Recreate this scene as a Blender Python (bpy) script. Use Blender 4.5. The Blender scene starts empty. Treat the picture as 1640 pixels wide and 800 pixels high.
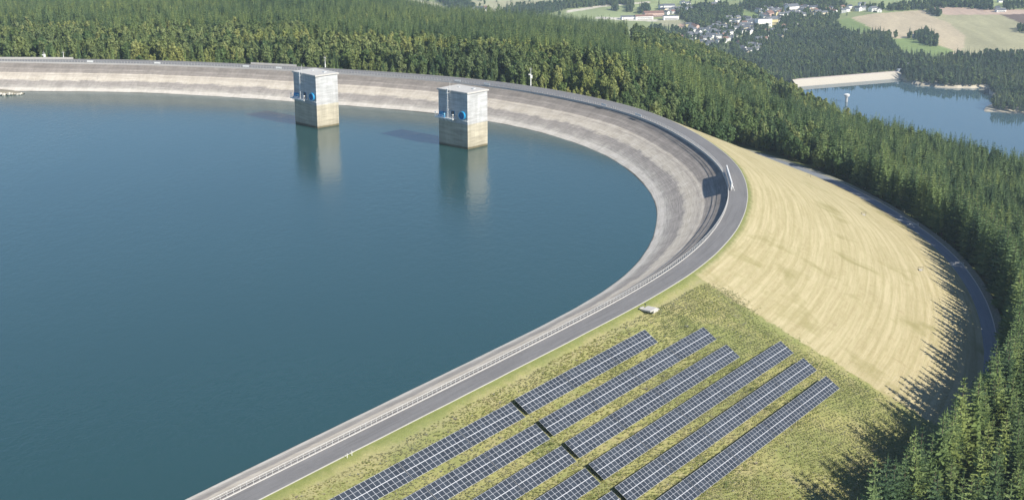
import bpy, bmesh, math, random
import numpy as np
from mathutils import Matrix, Vector

# ------------------------------------------------------------------ camera, sky, sun, exposure
scene = bpy.context.scene
F_PX, PITCH, CAM_Z = 2200.0, 0.29, 120.0            # photo focal length in its own pixels, tilt below the horizon, height over the crest
cam_data = bpy.data.cameras.new("camera")
cam_data.sensor_width = 36.0
cam_data.lens = F_PX / 1640.0 * 36.0
cam_data.clip_start = 1.0
cam_data.clip_end = 30000.0
cam = bpy.data.objects.new("camera", cam_data)
scene.collection.objects.link(cam)
cam.location = (0, 0, CAM_Z)
cam.rotation_euler = (math.pi / 2 - PITCH, 0, 0)
scene.camera = cam

SUN_AZ, SUN_EL = math.radians(129), math.radians(35)
world = bpy.data.worlds.new("World")
scene.world = world
world.use_nodes = True
wn = world.node_tree
sky = wn.nodes.new("ShaderNodeTexSky")
sky.sky_type = 'NISHITA'
sky.sun_disc = False
sky.sun_elevation = SUN_EL
sky.sun_rotation = SUN_AZ
sky.altitude = 850
sky.air_density = 1.0
sky.dust_density = 0.0
sky.ozone_density = 3.5
wn.links.new(sky.outputs[0], wn.nodes["Background"].inputs[0])
wn.nodes["Background"].inputs[1].default_value = 0.095
sun_data = bpy.data.lights.new("sun", 'SUN')
sun_data.energy = 5.0
sun_data.angle = math.radians(0.53)
sun_data.color = (1.0, 0.93, 0.80)
sun = bpy.data.objects.new("sun", sun_data)
scene.collection.objects.link(sun)
sdir = Vector((math.sin(SUN_AZ) * math.cos(SUN_EL), math.cos(SUN_AZ) * math.cos(SUN_EL), math.sin(SUN_EL)))
sun.rotation_euler = sdir.to_track_quat('Z', 'Y').to_euler()
sun.location = (300, -200, 300)
scene.view_settings.view_transform = 'Standard'
scene.view_settings.look = 'None'
scene.view_settings.gamma = 1.0
scene.view_settings.use_curve_mapping = False
scene.view_settings.exposure = 0.58
scene.cycles.max_bounces = 6
scene.cycles.transparent_max_bounces = 6
scene.cycles.volume_bounces = 0
scene.cycles.use_denoising = True

rng = np.random.default_rng(7)
random.seed(7)
C = scene.collection

# ------------------------------------------------------------------ helpers
def link(o, parent=None):
    C.objects.link(o)
    if parent is not None:
        o.parent = parent
    return o

def tag(o, label=None, cat=None, group=None, kind=None):
    if label: o['label'] = label
    if cat: o['category'] = cat
    if group: o['group'] = group
    if kind: o['kind'] = kind
    return o

def empty(name, loc=(0, 0, 0), rz=0.0):
    o = bpy.data.objects.new(name, None)
    o.empty_display_size = 0.5
    o.location = loc
    o.rotation_euler = (0, 0, rz)
    return link(o)

def np_mesh(name, V, F, mats=(), mi=None, smooth=False):
    """V (n,3); F list of (k, array(m,k))"""
    me = bpy.data.meshes.new(name)
    V = np.asarray(V, np.float32)
    if not isinstance(F, list): F = [np.asarray(F)]
    F = [np.asarray(f) for f in F if len(f)]
    nl = sum(f.size for f in F); nf = sum(len(f) for f in F)
    me.vertices.add(len(V)); me.vertices.foreach_set('co', V.ravel())
    me.loops.add(nl); me.loops.foreach_set('vertex_index', np.concatenate([f.ravel() for f in F]).astype(np.int32))
    me.polygons.add(nf)
    tot = np.concatenate([np.full(len(f), f.shape[1]) for f in F]).astype(np.int32)
    st = np.r_[0, np.cumsum(tot)[:-1]].astype(np.int32)
    me.polygons.foreach_set('loop_start', st)
    if mi is not None: me.polygons.foreach_set('material_index', np.asarray(mi, np.int32))
    for m in mats: me.materials.append(m)
    me.update(calc_edges=True)
    me.polygons.foreach_set('use_smooth', np.full(nf, bool(smooth)))
    return me

def obj(name, me, parent=None):
    return link(bpy.data.objects.new(name, me), parent)

class MB:
    """collects boxes, bars and tubes and links them as ONE mesh"""
    def __init__(s): s.v = []; s.f = []; s.m = []
    def quad(s, pts, mi=0):
        n = len(s.v); s.v += [tuple(p) for p in pts]; s.f.append(tuple(range(n, n + len(pts)))); s.m.append(mi)
    def box(s, c, size, rz=0.0, mi=0, M=None):
        n = len(s.v); cx, cy, cz = c; hx, hy, hz = [k / 2 for k in size]
        co, si = math.cos(rz), math.sin(rz)
        for dz in (-hz, hz):
            for dx, dy in ((-hx, -hy), (hx, -hy), (hx, hy), (-hx, hy)):
                p = Vector((cx + dx * co - dy * si, cy + dx * si + dy * co, cz + dz))
                if M is not None: p = M @ p
                s.v.append(tuple(p))
        for q in ((0, 3, 2, 1), (4, 5, 6, 7), (0, 1, 5, 4), (1, 2, 6, 5), (2, 3, 7, 6), (3, 0, 4, 7)):
            s.f.append(tuple(n + k for k in q)); s.m.append(mi)
    def bar(s, a, b, r, mi=0, n=4, r2=None):
        a = Vector(a); b = Vector(b); d = (b - a).normalized()
        u = d.orthogonal().normalized(); w = d.cross(u); k0 = len(s.v); r2 = r if r2 is None else r2
        for p, rr in ((a, r), (b, r2)):
            for i in range(n):
                t = 2 * math.pi * (i + .5) / n
                s.v.append(tuple(p + (u * math.cos(t) + w * math.sin(t)) * rr))
        for i in range(n):
            j = (i + 1) % n
            s.f.append((k0 + i, k0 + j, k0 + n + j, k0 + n + i)); s.m.append(mi)
        s.f.append(tuple(k0 + i for i in reversed(range(n)))); s.m.append(mi)
        s.f.append(tuple(k0 + n + i for i in range(n))); s.m.append(mi)
    def mesh(s, name, mats, smooth=False):
        me = bpy.data.meshes.new(name); me.from_pydata(s.v, [], s.f)
        for m in (mats if isinstance(mats, (list, tuple)) else [mats]): me.materials.append(m)
        me.polygons.foreach_set('material_index', s.m)
        if smooth: me.polygons.foreach_set('use_smooth', [True] * len(s.f))
        me.update(); return me
    def build(s, name, mats, parent=None, smooth=False):
        return obj(name, s.mesh(name, mats, smooth), parent)

def lin(r, g, b):
    return tuple(((c / 255) / 12.92 if c / 255 <= .04045 else ((c / 255 + .055) / 1.055) ** 2.4) for c in (r, g, b)) + (1.0,)

class NT:
    def __init__(s, name):
        s.mat = bpy.data.materials.new(name); s.mat.use_nodes = True
        s.t = s.mat.node_tree; s.b = s.t.nodes["Principled BSDF"]
    def n(s, typ, **kw):
        nd = s.t.nodes.new(typ)
        for k, v in kw.items():
            if k.startswith('i_'):
                key = k[2:]; key = int(key) if key.isdigit() else key.replace('_', ' ')
                nd.inputs[key].default_value = v
            else: setattr(nd, k, v)
        return nd
    def l(s, a, b): s.t.links.new(a, b)
    def noise(s, vec, scale, detail=4, rough=.55, dist=0.0):
        nd = s.n('ShaderNodeTexNoise'); nd.inputs['Scale'].default_value = scale; nd.inputs['Detail'].default_value = detail
        nd.inputs['Roughness'].default_value = rough; nd.inputs['Distortion'].default_value = dist
        if vec is not None: s.l(vec, nd.inputs['Vector'])
        return nd.outputs['Fac']
    def ramp(s, fac, stops, interp='LINEAR'):
        nd = s.n('ShaderNodeValToRGB'); cr = nd.color_ramp; cr.interpolation = interp
        while len(cr.elements) < len(stops): cr.elements.new(.5)
        for e, (p, c) in zip(cr.elements, stops): e.position = p; e.color = c if len(c) == 4 else (*c, 1)
        if fac is not None: s.l(fac, nd.inputs[0])
        return nd.outputs[0]
    def mix(s, fac, a, b, mode='MIX'):
        nd = s.n('ShaderNodeMix'); nd.data_type = 'RGBA'; nd.blend_type = mode
        for k, v in ((0, fac), (6, a), (7, b)):
            if hasattr(v, 'links') or hasattr(v, 'is_linked'): s.l(v, nd.inputs[k])
            elif isinstance(v, (int, float)): nd.inputs[k].default_value = v if k == 0 else (v, v, v, 1)
            else: nd.inputs[k].default_value = v if len(v) == 4 else (*v, 1)
        return nd.outputs[2]
    def math(s, op, a, b=0.0, c=0.0):
        nd = s.n('ShaderNodeMath'); nd.operation = op
        for k, v in enumerate((a, b, c)):
            if isinstance(v, (int, float)): nd.inputs[k].default_value = v
            else: s.l(v, nd.inputs[k])
        return nd.outputs[0]
    def pos(s): return s.n('ShaderNodeNewGeometry').outputs['Position']
    def attr(s, name): return s.n('ShaderNodeAttribute', attribute_name=name)
    def mapping(s, vec, scale, loc=(0, 0, 0)):
        nd = s.n('ShaderNodeMapping'); nd.inputs['Scale'].default_value = scale; nd.inputs['Location'].default_value = loc
        s.l(vec, nd.inputs['Vector']); return nd.outputs[0]
    def bump(s, h, strength, dist=.1):
        nd = s.n('ShaderNodeBump'); nd.inputs['Strength'].default_value = strength; nd.inputs['Distance'].default_value = dist
        s.l(h, nd.inputs['Height']); s.l(nd.outputs[0], s.b.inputs['Normal']); return nd
    def done(s, col=None, rough=.8, spec=.3, metal=0.0):
        if col is not None:
            if isinstance(col, tuple): s.b.inputs['Base Color'].default_value = col if len(col) == 4 else (*col, 1)
            else: s.l(col, s.b.inputs['Base Color'])
        s.b.inputs['Roughness'].default_value = rough; s.b.inputs['Specular IOR Level'].default_value = spec
        s.b.inputs['Metallic'].default_value = metal
        return s.mat

def plain(name, col, rough=.6, spec=.4, metal=0.0, var=.12, scale=1.5):
    m = NT(name); f = m.noise(m.pos(), scale, 3)
    c = m.mix(f, tuple(k * (1 - var) for k in col[:3]), tuple(min(1, k * (1 + var)) for k in col[:3]))
    return m.done(c, rough, spec, metal)

# ------------------------------------------------------------------ the ring dam: (x, y, road width, run of the dry inner slope), metres, crest at z = 0
RING = [
    (-255.4,-45.7,5.5,25.9), (-252.5,-38.3,5.5,25.8), (-248.8,-31.1,5.4,25.8), (-244.7,-24.3,5.4,25.8), (-240.2,-17.6,5.4,25.8), (-235.6,-11.1,5.4,25.7),
    (-230.9,-4.6,5.4,25.7), (-226.2,1.9,5.4,25.7), (-221.5,8.4,5.4,25.7), (-216.7,14.8,5.4,25.7), (-212.0,21.3,5.4,25.7), (-207.3,27.8,5.4,25.7),
    (-202.5,34.2,5.4,25.7), (-197.8,40.7,5.4,25.7), (-193.1,47.2,5.4,25.7), (-188.3,53.6,5.4,25.7), (-183.6,60.1,5.4,25.7), (-178.9,66.6,5.4,25.7),
    (-174.2,73.0,5.4,25.7), (-169.4,79.5,5.4,25.7), (-164.7,86.0,5.4,25.7), (-160.0,92.4,5.4,25.7), (-155.2,98.9,5.4,25.7), (-150.5,105.4,5.4,25.7),
    (-145.8,111.8,5.4,25.7), (-141.0,118.3,5.4,25.7), (-136.3,124.8,5.4,25.7), (-131.6,131.2,5.4,25.7), (-126.8,137.7,5.4,25.7), (-122.1,144.2,5.4,25.7),
    (-117.4,150.6,5.4,25.7), (-112.6,157.1,5.4,25.7), (-107.9,163.6,5.4,25.7), (-103.2,170.0,5.4,25.7), (-98.4,176.5,5.4,25.7), (-93.7,182.9,5.4,25.7),
    (-89.0,189.4,5.4,25.7), (-84.2,195.9,5.4,25.7), (-79.5,202.3,5.4,25.7), (-74.8,208.8,5.4,25.7), (-70.1,215.3,5.4,25.7), (-65.3,221.7,5.3,25.7),
    (-60.6,228.2,5.3,25.8), (-55.9,234.7,5.3,25.8), (-51.2,241.2,5.3,25.8), (-46.5,247.7,5.3,25.8), (-41.8,254.2,5.3,25.9), (-37.1,260.7,5.3,25.9),
    (-32.4,267.2,5.4,25.9), (-27.7,273.7,5.4,26.0), (-23.0,280.1,5.4,26.0), (-18.3,286.6,5.5,26.0), (-13.7,293.1,5.5,25.9), (-9.0,299.7,5.6,25.9),
    (-4.3,306.2,5.6,25.9), (0.3,312.7,5.7,25.8), (4.9,319.2,5.8,25.8), (9.6,325.8,5.9,25.7), (14.2,332.3,5.9,25.7), (18.8,338.9,6.0,25.6),
    (23.4,345.5,6.1,25.5), (27.9,352.1,6.2,25.3), (32.3,358.8,6.3,25.2), (36.5,365.6,6.4,25.0), (40.7,372.4,6.5,24.8), (44.8,379.3,6.6,24.7),
    (48.6,386.3,6.6,24.5), (52.3,393.5,6.6,24.5), (55.8,400.7,6.6,24.4), (59.0,408.0,6.5,24.4), (62.0,415.4,6.5,24.5), (64.8,422.9,6.5,24.6),
    (67.4,430.5,6.5,24.8), (69.7,438.2,6.4,24.9), (71.8,445.9,6.4,25.1), (73.7,453.7,6.4,25.2), (75.4,461.6,6.4,25.4), (76.7,469.4,6.5,25.5),
    (77.9,477.4,6.5,25.5), (78.8,485.3,6.6,25.5), (79.5,493.3,6.7,25.5), (79.9,501.3,6.8,25.5), (80.0,509.3,7.0,25.4), (79.8,517.3,7.1,25.3),
    (79.2,525.3,7.3,25.1), (78.3,533.3,7.5,25.0), (77.2,541.2,7.7,24.8), (75.9,549.1,7.8,24.7), (74.4,557.0,8.0,24.5), (72.8,564.9,8.2,24.5),
    (71.0,572.7,8.4,24.4), (69.1,580.4,8.5,24.4), (66.9,588.2,8.7,24.5), (64.5,595.8,9.0,24.6), (61.8,603.3,9.2,24.7), (58.7,610.7,9.5,24.8),
    (55.3,618.0,9.9,24.9), (51.5,625.0,10.2,24.8), (47.4,631.9,10.6,24.7), (43.0,638.6,10.9,24.5), (38.3,645.1,11.2,24.3), (33.4,651.4,11.4,24.1),
    (28.3,657.6,11.6,23.9), (23.0,663.6,11.7,23.8), (17.5,669.5,11.8,23.7), (11.9,675.2,11.9,23.7), (6.0,680.6,12.0,23.7), (-0.0,685.9,12.1,23.8),
    (-6.3,690.9,12.3,23.8), (-12.8,695.6,12.4,23.9), (-19.4,700.1,12.5,23.9), (-26.2,704.3,12.6,24.0), (-33.1,708.3,12.7,24.0), (-40.2,712.1,12.7,24.1),
    (-47.4,715.7,12.6,24.2), (-54.6,719.1,12.5,24.3), (-61.9,722.4,12.4,24.4), (-69.3,725.6,12.2,24.6), (-76.7,728.6,12.0,24.7), (-84.1,731.6,11.8,24.8),
    (-91.6,734.5,11.7,24.8), (-99.1,737.3,11.6,24.7), (-106.6,740.1,11.5,24.6), (-114.2,742.7,11.4,24.4), (-121.8,745.3,11.4,24.1), (-129.4,747.7,11.4,23.7),
    (-137.1,750.0,11.4,23.4), (-144.8,752.2,11.5,22.9), (-152.5,754.3,11.6,22.5), (-160.3,756.3,11.8,22.1), (-168.1,758.2,12.1,21.7), (-175.9,759.9,12.4,21.4),
    (-183.7,761.5,12.7,21.1), (-191.6,763.0,13.0,20.9), (-199.5,764.3,13.2,20.8), (-207.4,765.6,13.4,20.9), (-215.4,766.7,13.4,21.0), (-223.3,767.7,13.4,21.3),
    (-231.3,768.7,13.2,21.7), (-239.2,769.6,12.8,22.2), (-247.2,770.5,12.4,22.8), (-255.1,771.3,11.8,23.4), (-263.1,772.2,11.1,23.9), (-271.1,773.1,10.3,24.5),
    (-279.0,774.1,9.5,24.9), (-287.0,775.0,8.7,25.3), (-294.9,776.0,8.0,25.6), (-302.9,776.9,7.3,25.7), (-310.9,777.8,6.8,25.9), (-318.8,778.5,6.4,25.9),
    (-326.8,779.1,6.1,26.0), (-334.8,779.4,5.9,26.0), (-342.8,779.5,5.7,26.0), (-350.9,779.3,5.7,26.0), (-358.9,778.8,5.6,26.0), (-366.8,778.0,5.6,26.0),
    (-374.8,777.0,5.6,26.0), (-382.7,775.7,5.6,26.0), (-390.5,774.1,5.6,26.0), (-398.3,772.3,5.6,26.0), (-406.1,770.3,5.6,26.0), (-413.8,768.1,5.6,26.0),
    (-421.4,765.7,5.6,26.0), (-429.0,763.0,5.6,26.0), (-436.5,760.2,5.6,26.0), (-443.9,757.3,5.6,26.0), (-451.3,754.1,5.6,26.0), (-458.6,750.7,5.6,26.0),
    (-465.8,747.2,5.6,26.0), (-472.8,743.5,5.6,26.0), (-479.8,739.5,5.6,26.0), (-486.7,735.4,5.6,26.0), (-493.4,731.1,5.6,26.0), (-500.1,726.6,5.6,26.0),
    (-506.5,721.9,5.6,26.0), (-512.9,717.0,5.6,26.0), (-519.1,711.9,5.6,26.0), (-525.2,706.7,5.6,26.0), (-531.1,701.3,5.6,26.0), (-536.9,695.7,5.6,26.0),
    (-542.4,690.0,5.6,26.0), (-547.8,684.0,5.6,26.0), (-553.0,677.9,5.6,26.0), (-558.0,671.7,5.6,26.0), (-562.8,665.3,5.6,26.0), (-567.4,658.7,5.6,26.0),
    (-571.9,652.0,5.6,26.0), (-576.1,645.3,5.6,26.0), (-580.2,638.4,5.6,26.0), (-584.1,631.4,5.6,26.0), (-587.8,624.3,5.6,26.0), (-591.3,617.1,5.6,26.0),
    (-594.6,609.7,5.6,26.0), (-597.7,602.4,5.6,26.0), (-600.6,594.9,5.6,26.0), (-603.3,587.3,5.6,26.0), (-605.8,579.7,5.6,26.0), (-608.1,572.1,5.6,26.0),
    (-610.3,564.4,5.6,26.0), (-612.3,556.6,5.6,26.0), (-614.2,548.8,5.6,26.0), (-616.0,541.0,5.6,26.0), (-617.6,533.2,5.6,26.0), (-619.1,525.3,5.6,26.0),
    (-620.6,517.4,5.6,26.0), (-621.9,509.5,5.6,26.0), (-623.0,501.6,5.6,26.0), (-623.9,493.6,5.6,26.0), (-624.5,485.6,5.6,26.0), (-624.8,477.6,5.6,26.0),
    (-624.9,469.6,5.6,26.0), (-625.0,461.6,5.6,26.0), (-625.0,453.6,5.6,26.0), (-625.0,445.6,5.6,26.0), (-625.0,437.6,5.6,26.0), (-624.9,429.5,5.6,26.0),
    (-624.8,421.5,5.6,26.0), (-624.6,413.5,5.6,26.0), (-624.3,405.5,5.6,26.0), (-623.8,397.5,5.6,26.0), (-623.2,389.5,5.6,26.0), (-622.5,381.6,5.6,26.0),
    (-621.6,373.6,5.6,26.0), (-620.7,365.6,5.6,26.0), (-619.7,357.7,5.6,26.0), (-618.7,349.7,5.6,26.0), (-617.7,341.8,5.6,26.0), (-616.7,333.8,5.6,26.0),
    (-615.7,325.9,5.6,26.0), (-614.7,317.9,5.6,26.0), (-613.7,310.0,5.6,26.0), (-612.7,302.0,5.6,26.0), (-611.6,294.1,5.6,26.0), (-610.4,286.2,5.6,26.0),
    (-609.2,278.3,5.6,26.0), (-607.9,270.4,5.6,26.0), (-606.5,262.5,5.6,26.0), (-605.0,254.6,5.6,26.0), (-603.6,246.7,5.6,26.0), (-602.1,238.8,5.6,26.0),
    (-600.6,231.0,5.6,26.0), (-599.1,223.1,5.6,26.0), (-597.5,215.2,5.6,26.0), (-596.0,207.4,5.6,26.0), (-594.5,199.5,5.6,26.0), (-593.0,191.6,5.6,26.0),
    (-591.5,183.8,5.6,26.0), (-589.9,175.9,5.6,26.0), (-588.4,168.0,5.6,26.0), (-586.8,160.2,5.6,26.0), (-585.2,152.3,5.6,26.0), (-583.5,144.5,5.6,26.0),
    (-581.8,136.7,5.6,26.0), (-580.1,128.8,5.6,26.0), (-578.3,121.0,5.6,26.0), (-576.5,113.2,5.6,26.0), (-574.7,105.4,5.6,26.0), (-572.9,97.6,5.6,26.0),
    (-571.1,89.8,5.6,26.0), (-569.3,82.0,5.6,26.0), (-567.5,74.2,5.6,26.0), (-565.7,66.4,5.6,26.0), (-563.9,58.6,5.6,26.0), (-562.0,50.8,5.6,26.0),
    (-560.2,43.0,5.6,26.0), (-558.2,35.2,5.6,26.0), (-556.1,27.5,5.6,26.0), (-553.9,19.8,5.6,26.0), (-551.6,12.1,5.6,26.0), (-549.1,4.5,5.6,26.0),
    (-546.5,-3.1,5.6,26.0), (-543.8,-10.6,5.6,26.0), (-541.1,-18.2,5.6,26.0), (-538.4,-25.7,5.6,26.0), (-535.6,-33.2,5.6,26.0), (-532.9,-40.8,5.6,26.0),
    (-530.1,-48.3,5.6,26.0), (-527.3,-55.8,5.6,26.0), (-524.4,-63.3,5.6,26.0), (-521.4,-70.7,5.6,26.0), (-518.1,-78.0,5.6,26.0), (-514.5,-85.1,5.6,26.0),
    (-510.4,-92.0,5.6,26.0), (-506.0,-98.7,5.6,26.0), (-501.2,-105.2,5.6,26.0), (-496.3,-111.4,5.6,26.0), (-491.2,-117.6,5.6,26.0), (-486.0,-123.7,5.6,26.0),
    (-480.7,-129.8,5.6,26.0), (-475.4,-135.8,5.6,26.0), (-469.9,-141.6,5.6,26.0), (-464.1,-147.1,5.6,26.0), (-458.0,-152.3,5.6,26.0), (-451.4,-156.8,5.6,26.0),
    (-444.4,-160.7,5.6,26.0), (-437.1,-163.9,5.6,26.0), (-429.6,-166.7,5.6,26.0), (-421.9,-169.1,5.6,26.0), (-414.2,-171.3,5.6,26.0), (-406.4,-173.2,5.6,26.0),
    (-398.5,-174.7,5.6,26.0), (-390.6,-175.7,5.6,26.0), (-382.6,-176.0,5.6,26.0), (-374.6,-175.7,5.6,26.0), (-366.6,-174.8,5.6,26.0), (-358.7,-173.5,5.6,26.0),
    (-350.9,-171.8,5.6,26.0), (-343.1,-169.8,5.6,26.0), (-335.4,-167.6,5.6,26.0), (-327.9,-165.0,5.6,26.0), (-320.5,-161.9,5.6,26.0), (-313.3,-158.4,5.6,26.0),
    (-306.3,-154.5,5.6,26.0), (-299.4,-150.3,5.6,26.0), (-292.8,-145.8,5.6,26.0), (-286.4,-141.1,5.6,26.0), (-280.2,-135.9,5.6,26.0), (-274.5,-130.3,5.6,26.0),
    (-269.7,-123.9,5.6,26.0), (-266.1,-116.7,5.6,26.0), (-263.8,-109.1,5.6,26.0), (-262.4,-101.2,5.6,26.0), (-261.6,-93.2,5.6,26.0), (-261.0,-85.2,5.6,26.0),
    (-260.6,-77.2,5.6,26.0), (-260.0,-69.2,5.6,25.9), (-259.1,-61.3,5.5,25.9), (-257.6,-53.4,5.5,25.9),
]
RG = np.array(RING)
WATER_Z = -12.5
def csm(v, k=1):
    return (np.roll(v, k, 0) + np.roll(v, -k, 0)) / 2
RP = RG[:, :2].copy()
for _ in range(3): RP = RP * .5 + csm(RP) * .5
_T = np.roll(RP, -1, 0) - np.roll(RP, 1, 0); _T /= np.linalg.norm(_T, axis=1)[:, None]
RN = np.c_[_T[:, 1], -_T[:, 0]]                                    # outward
for _ in range(4): RN = RN * .5 + csm(RN) * .5
RN /= np.linalg.norm(RN, axis=1)[:, None]
RW, RS = RG[:, 2], RG[:, 3]
SEG = np.linalg.norm(np.roll(RP, -1, 0) - RP, axis=1)
ARC = np.r_[0, np.cumsum(SEG)[:-1]]
PERIM = SEG.sum()
OUT = RP + RN * RW[:, None]                                         # outer edge of the crest road

def fine(step):
    """the ring resampled by Catmull-Rom: pos, normal, road width, run, arc"""
    out = []
    n = len(RP); D = np.c_[RP, RN, RW, RS]
    for i in range(n):
        a, b, c, d = D[(i - 1) % n], D[i], D[(i + 1) % n], D[(i + 2) % n]
        m = max(1, int(round(SEG[i] / step)))
        for t in np.arange(m) / m:
            v = .5 * (2 * b + (c - a) * t + (2 * a - 5 * b + 4 * c - d) * t * t + (3 * b - a - 3 * c + d) * t ** 3)
            out.append(np.r_[v, ARC[i] + SEG[i] * t])
    out = np.array(out)
    out[:, 2:4] /= np.linalg.norm(out[:, 2:4], axis=1)[:, None]
    return out

def sd_out(P):
    """distance outward from the outer road edge (negative inside), and arc position"""
    P = np.atleast_2d(P); A = OUT; B = np.roll(OUT, -1, 0); AB = B - A; L2 = (AB ** 2).sum(1)
    D = np.empty(len(P)); S = np.empty(len(P))
    for i0 in range(0, len(P), 20000):
        Q = P[i0:i0 + 20000]
        d = Q[:, None] - A
        t = np.clip((d * AB).sum(2) / L2, 0, 1)
        v = d - AB * t[..., None]; dd = np.einsum('ijk,ijk->ij', v, v); j = dd.argmin(1); k = np.arange(len(Q))
        cr = AB[j, 0] * v[k, j, 1] - AB[j, 1] * v[k, j, 0]
        D[i0:i0 + len(Q)] = np.sqrt(dd[k, j]) * np.where(cr < 0, 1, -1)
        S[i0:i0 + len(Q)] = ARC[j] + t[k, j] * SEG[j]
    return D, S

def arc_of(x, y): return sd_out(np.array([[x, y]]))[1][0]
S_SOUTH, S_NORTH = arc_of(30, 330), arc_of(62, 640)
def toe_in(s):   # how far out the dam's foot lies
    return np.interp(s, [S_SOUTH, S_SOUTH + 120, S_NORTH], [77, 78, 83.5])
TOE_Z = -35.0

# ------------------------------------------------------------------ natural ground
_px = [-500, 0, 300, 500, 600, 700, 900, 1000, 1060, 1120, 1180, 1230, 1270, 1300, 1350, 1400, 1500, 1600, 1640, 2200]
_r0 = [870, 880, 860, 840, 830, 820, 790, 760, 745, 735, 745, 720, 700, 685, 660, 632, 575, 500, 470, 400]
_z0 = [-8, -8, -8, -8, -8, -8, -8, -9, -13, -22, -35.3, -35.3, -35.3, -35.3, -35.3, -35.3, -35.3, -35.3, -35.3, -35.3]
_r1 = [1700, 1700, 1750, 1750, 1750, 1750, 1650, 1550, 1500, 1450, 1400, 1300, 1250, 1200, 1120, 1050, 1000, 960, 950, 900]
_z1 = [-68, -68, -68, -68, -76, -97, -99, -94, -97, -100, -105, -103, -102, -102, -97, -93, -94, -94, -95, -98]
def px_of(x, y):
    return np.clip(820 + 2200 * x / np.maximum(y, 1.0), -500, 2200)
def wob(x, y, s, k=0.0):
    return (np.sin(x / s + 1.3 * np.sin(y / s * .8 + k) + k) + np.sin(y / s * 1.17 + 1.1 * np.sin(x / s * .7) + 2 * k)) * .5
LAKE_PX = [(1272, 138), (1276, 132), (1440, 121), (1452, 132), (1475, 137), (1520, 141), (1582, 141), (1586, 150), (1600, 160), (1590, 168), (1575, 176), (1600, 180), (1640, 184),
           (1760, 190), (1850, 262), (1500, 262), (1330, 225), (1235, 160)]
def ray(px, py):
    c, s = math.cos(PITCH), math.sin(PITCH)
    u = -(py - 400) / F_PX
    return np.array([(px - 820) / F_PX, c + u * s, -s + u * c])
def at_z(px, py, z):
    d = ray(px, py); t = (z - CAM_Z) / d[2]; return np.array([d[0] * t, d[1] * t])
def to_px(X, Y, Z):
    c, s = math.cos(PITCH), math.sin(PITCH); Z = Z - CAM_Z
    dep = Y * c - Z * s
    return 820 + F_PX * X / dep, 400 - F_PX * (Y * s + Z * c) / dep
def inside(poly, x, y):
    poly = np.asarray(poly, float); r = np.zeros(np.shape(x), bool); n = len(poly)
    for i in range(n):
        x1, y1 = poly[i]; x2, y2 = poly[(i + 1) % n]
        if y1 == y2: continue
        r ^= ((y1 > y) != (y2 > y)) & (x < (x2 - x1) * (y - y1) / (y2 - y1) + x1)
    return r
LAKE_Z = -285.0
LAKE = np.array([at_z(a, b, LAKE_Z) for a, b in LAKE_PX])
def ground(x, y, sd=None):
    x = np.asarray(x, float); y = np.asarray(y, float)
    r = np.hypot(x, y); px = np.where(y > 1, px_of(x, y), np.where(x < -200, -500, 2200))
    r0, z0, r1, z1 = (np.interp(px, _px, q) for q in (_r0, _z0, _r1, _z1))
    k = np.clip((r - 420) / (r0 - 420 + 1e-6), 0, 1)
    zin = -35.3 + (z0 + 35.3) * k * k * (3 - 2 * k)
    q = np.clip((r - r0) / (r1 - r0), 0, 1)
    zs = z0 + (z1 - z0) * q + wob(x, y, 70) * 3.0 * np.minimum(q * 4, 1) + wob(x, y, 190, 2.) * 5 * np.minimum(q * 2, 1) * (1 - q)
    z = np.where(r < r0, zin, zs)
    zd = z1 - .42 * (r - r1)
    g = np.interp(px, [700, 1250, 1400, 1500], [.03, .028, .05, .055])
    zf = -281 + g * np.clip(r - 2450, 0, 1300) + .01 * np.clip(r - 3750, 0, 3000) + wob(x, y, 260, 1.) * 4 * np.clip((r - 2500) / 600, 0, 1)
    z = np.where(r > r1, np.maximum(zd, zf), z)
    lk = inside(LAKE, x, y)
    z = np.where(lk & (r > 1500), np.minimum(z, LAKE_Z - 3), z)
    if sd is not None:
        z = np.where(sd < 15, np.minimum(z, -39.0), z)
    return z
def hit(px, py, zoff=0.0):
    """where the line of sight meets the natural ground beyond the ridge"""
    d = ray(px, py); h = math.hypot(d[0], d[1]); t = 1900 / h
    for _ in range(1500):
        p = d * t
        if CAM_Z + p[2] <= ground(p[0], p[1]) + zoff: break
        t += 5 / h
    return np.array([p[0], p[1], float(ground(p[0], p[1]))])

# ------------------------------------------------------------------ materials of the setting
S_EDGE = arc_of(-48.5 + 174 * .5906, 237 + 174 * .807)            # where the rough grass ends and the mown slope begins

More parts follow.
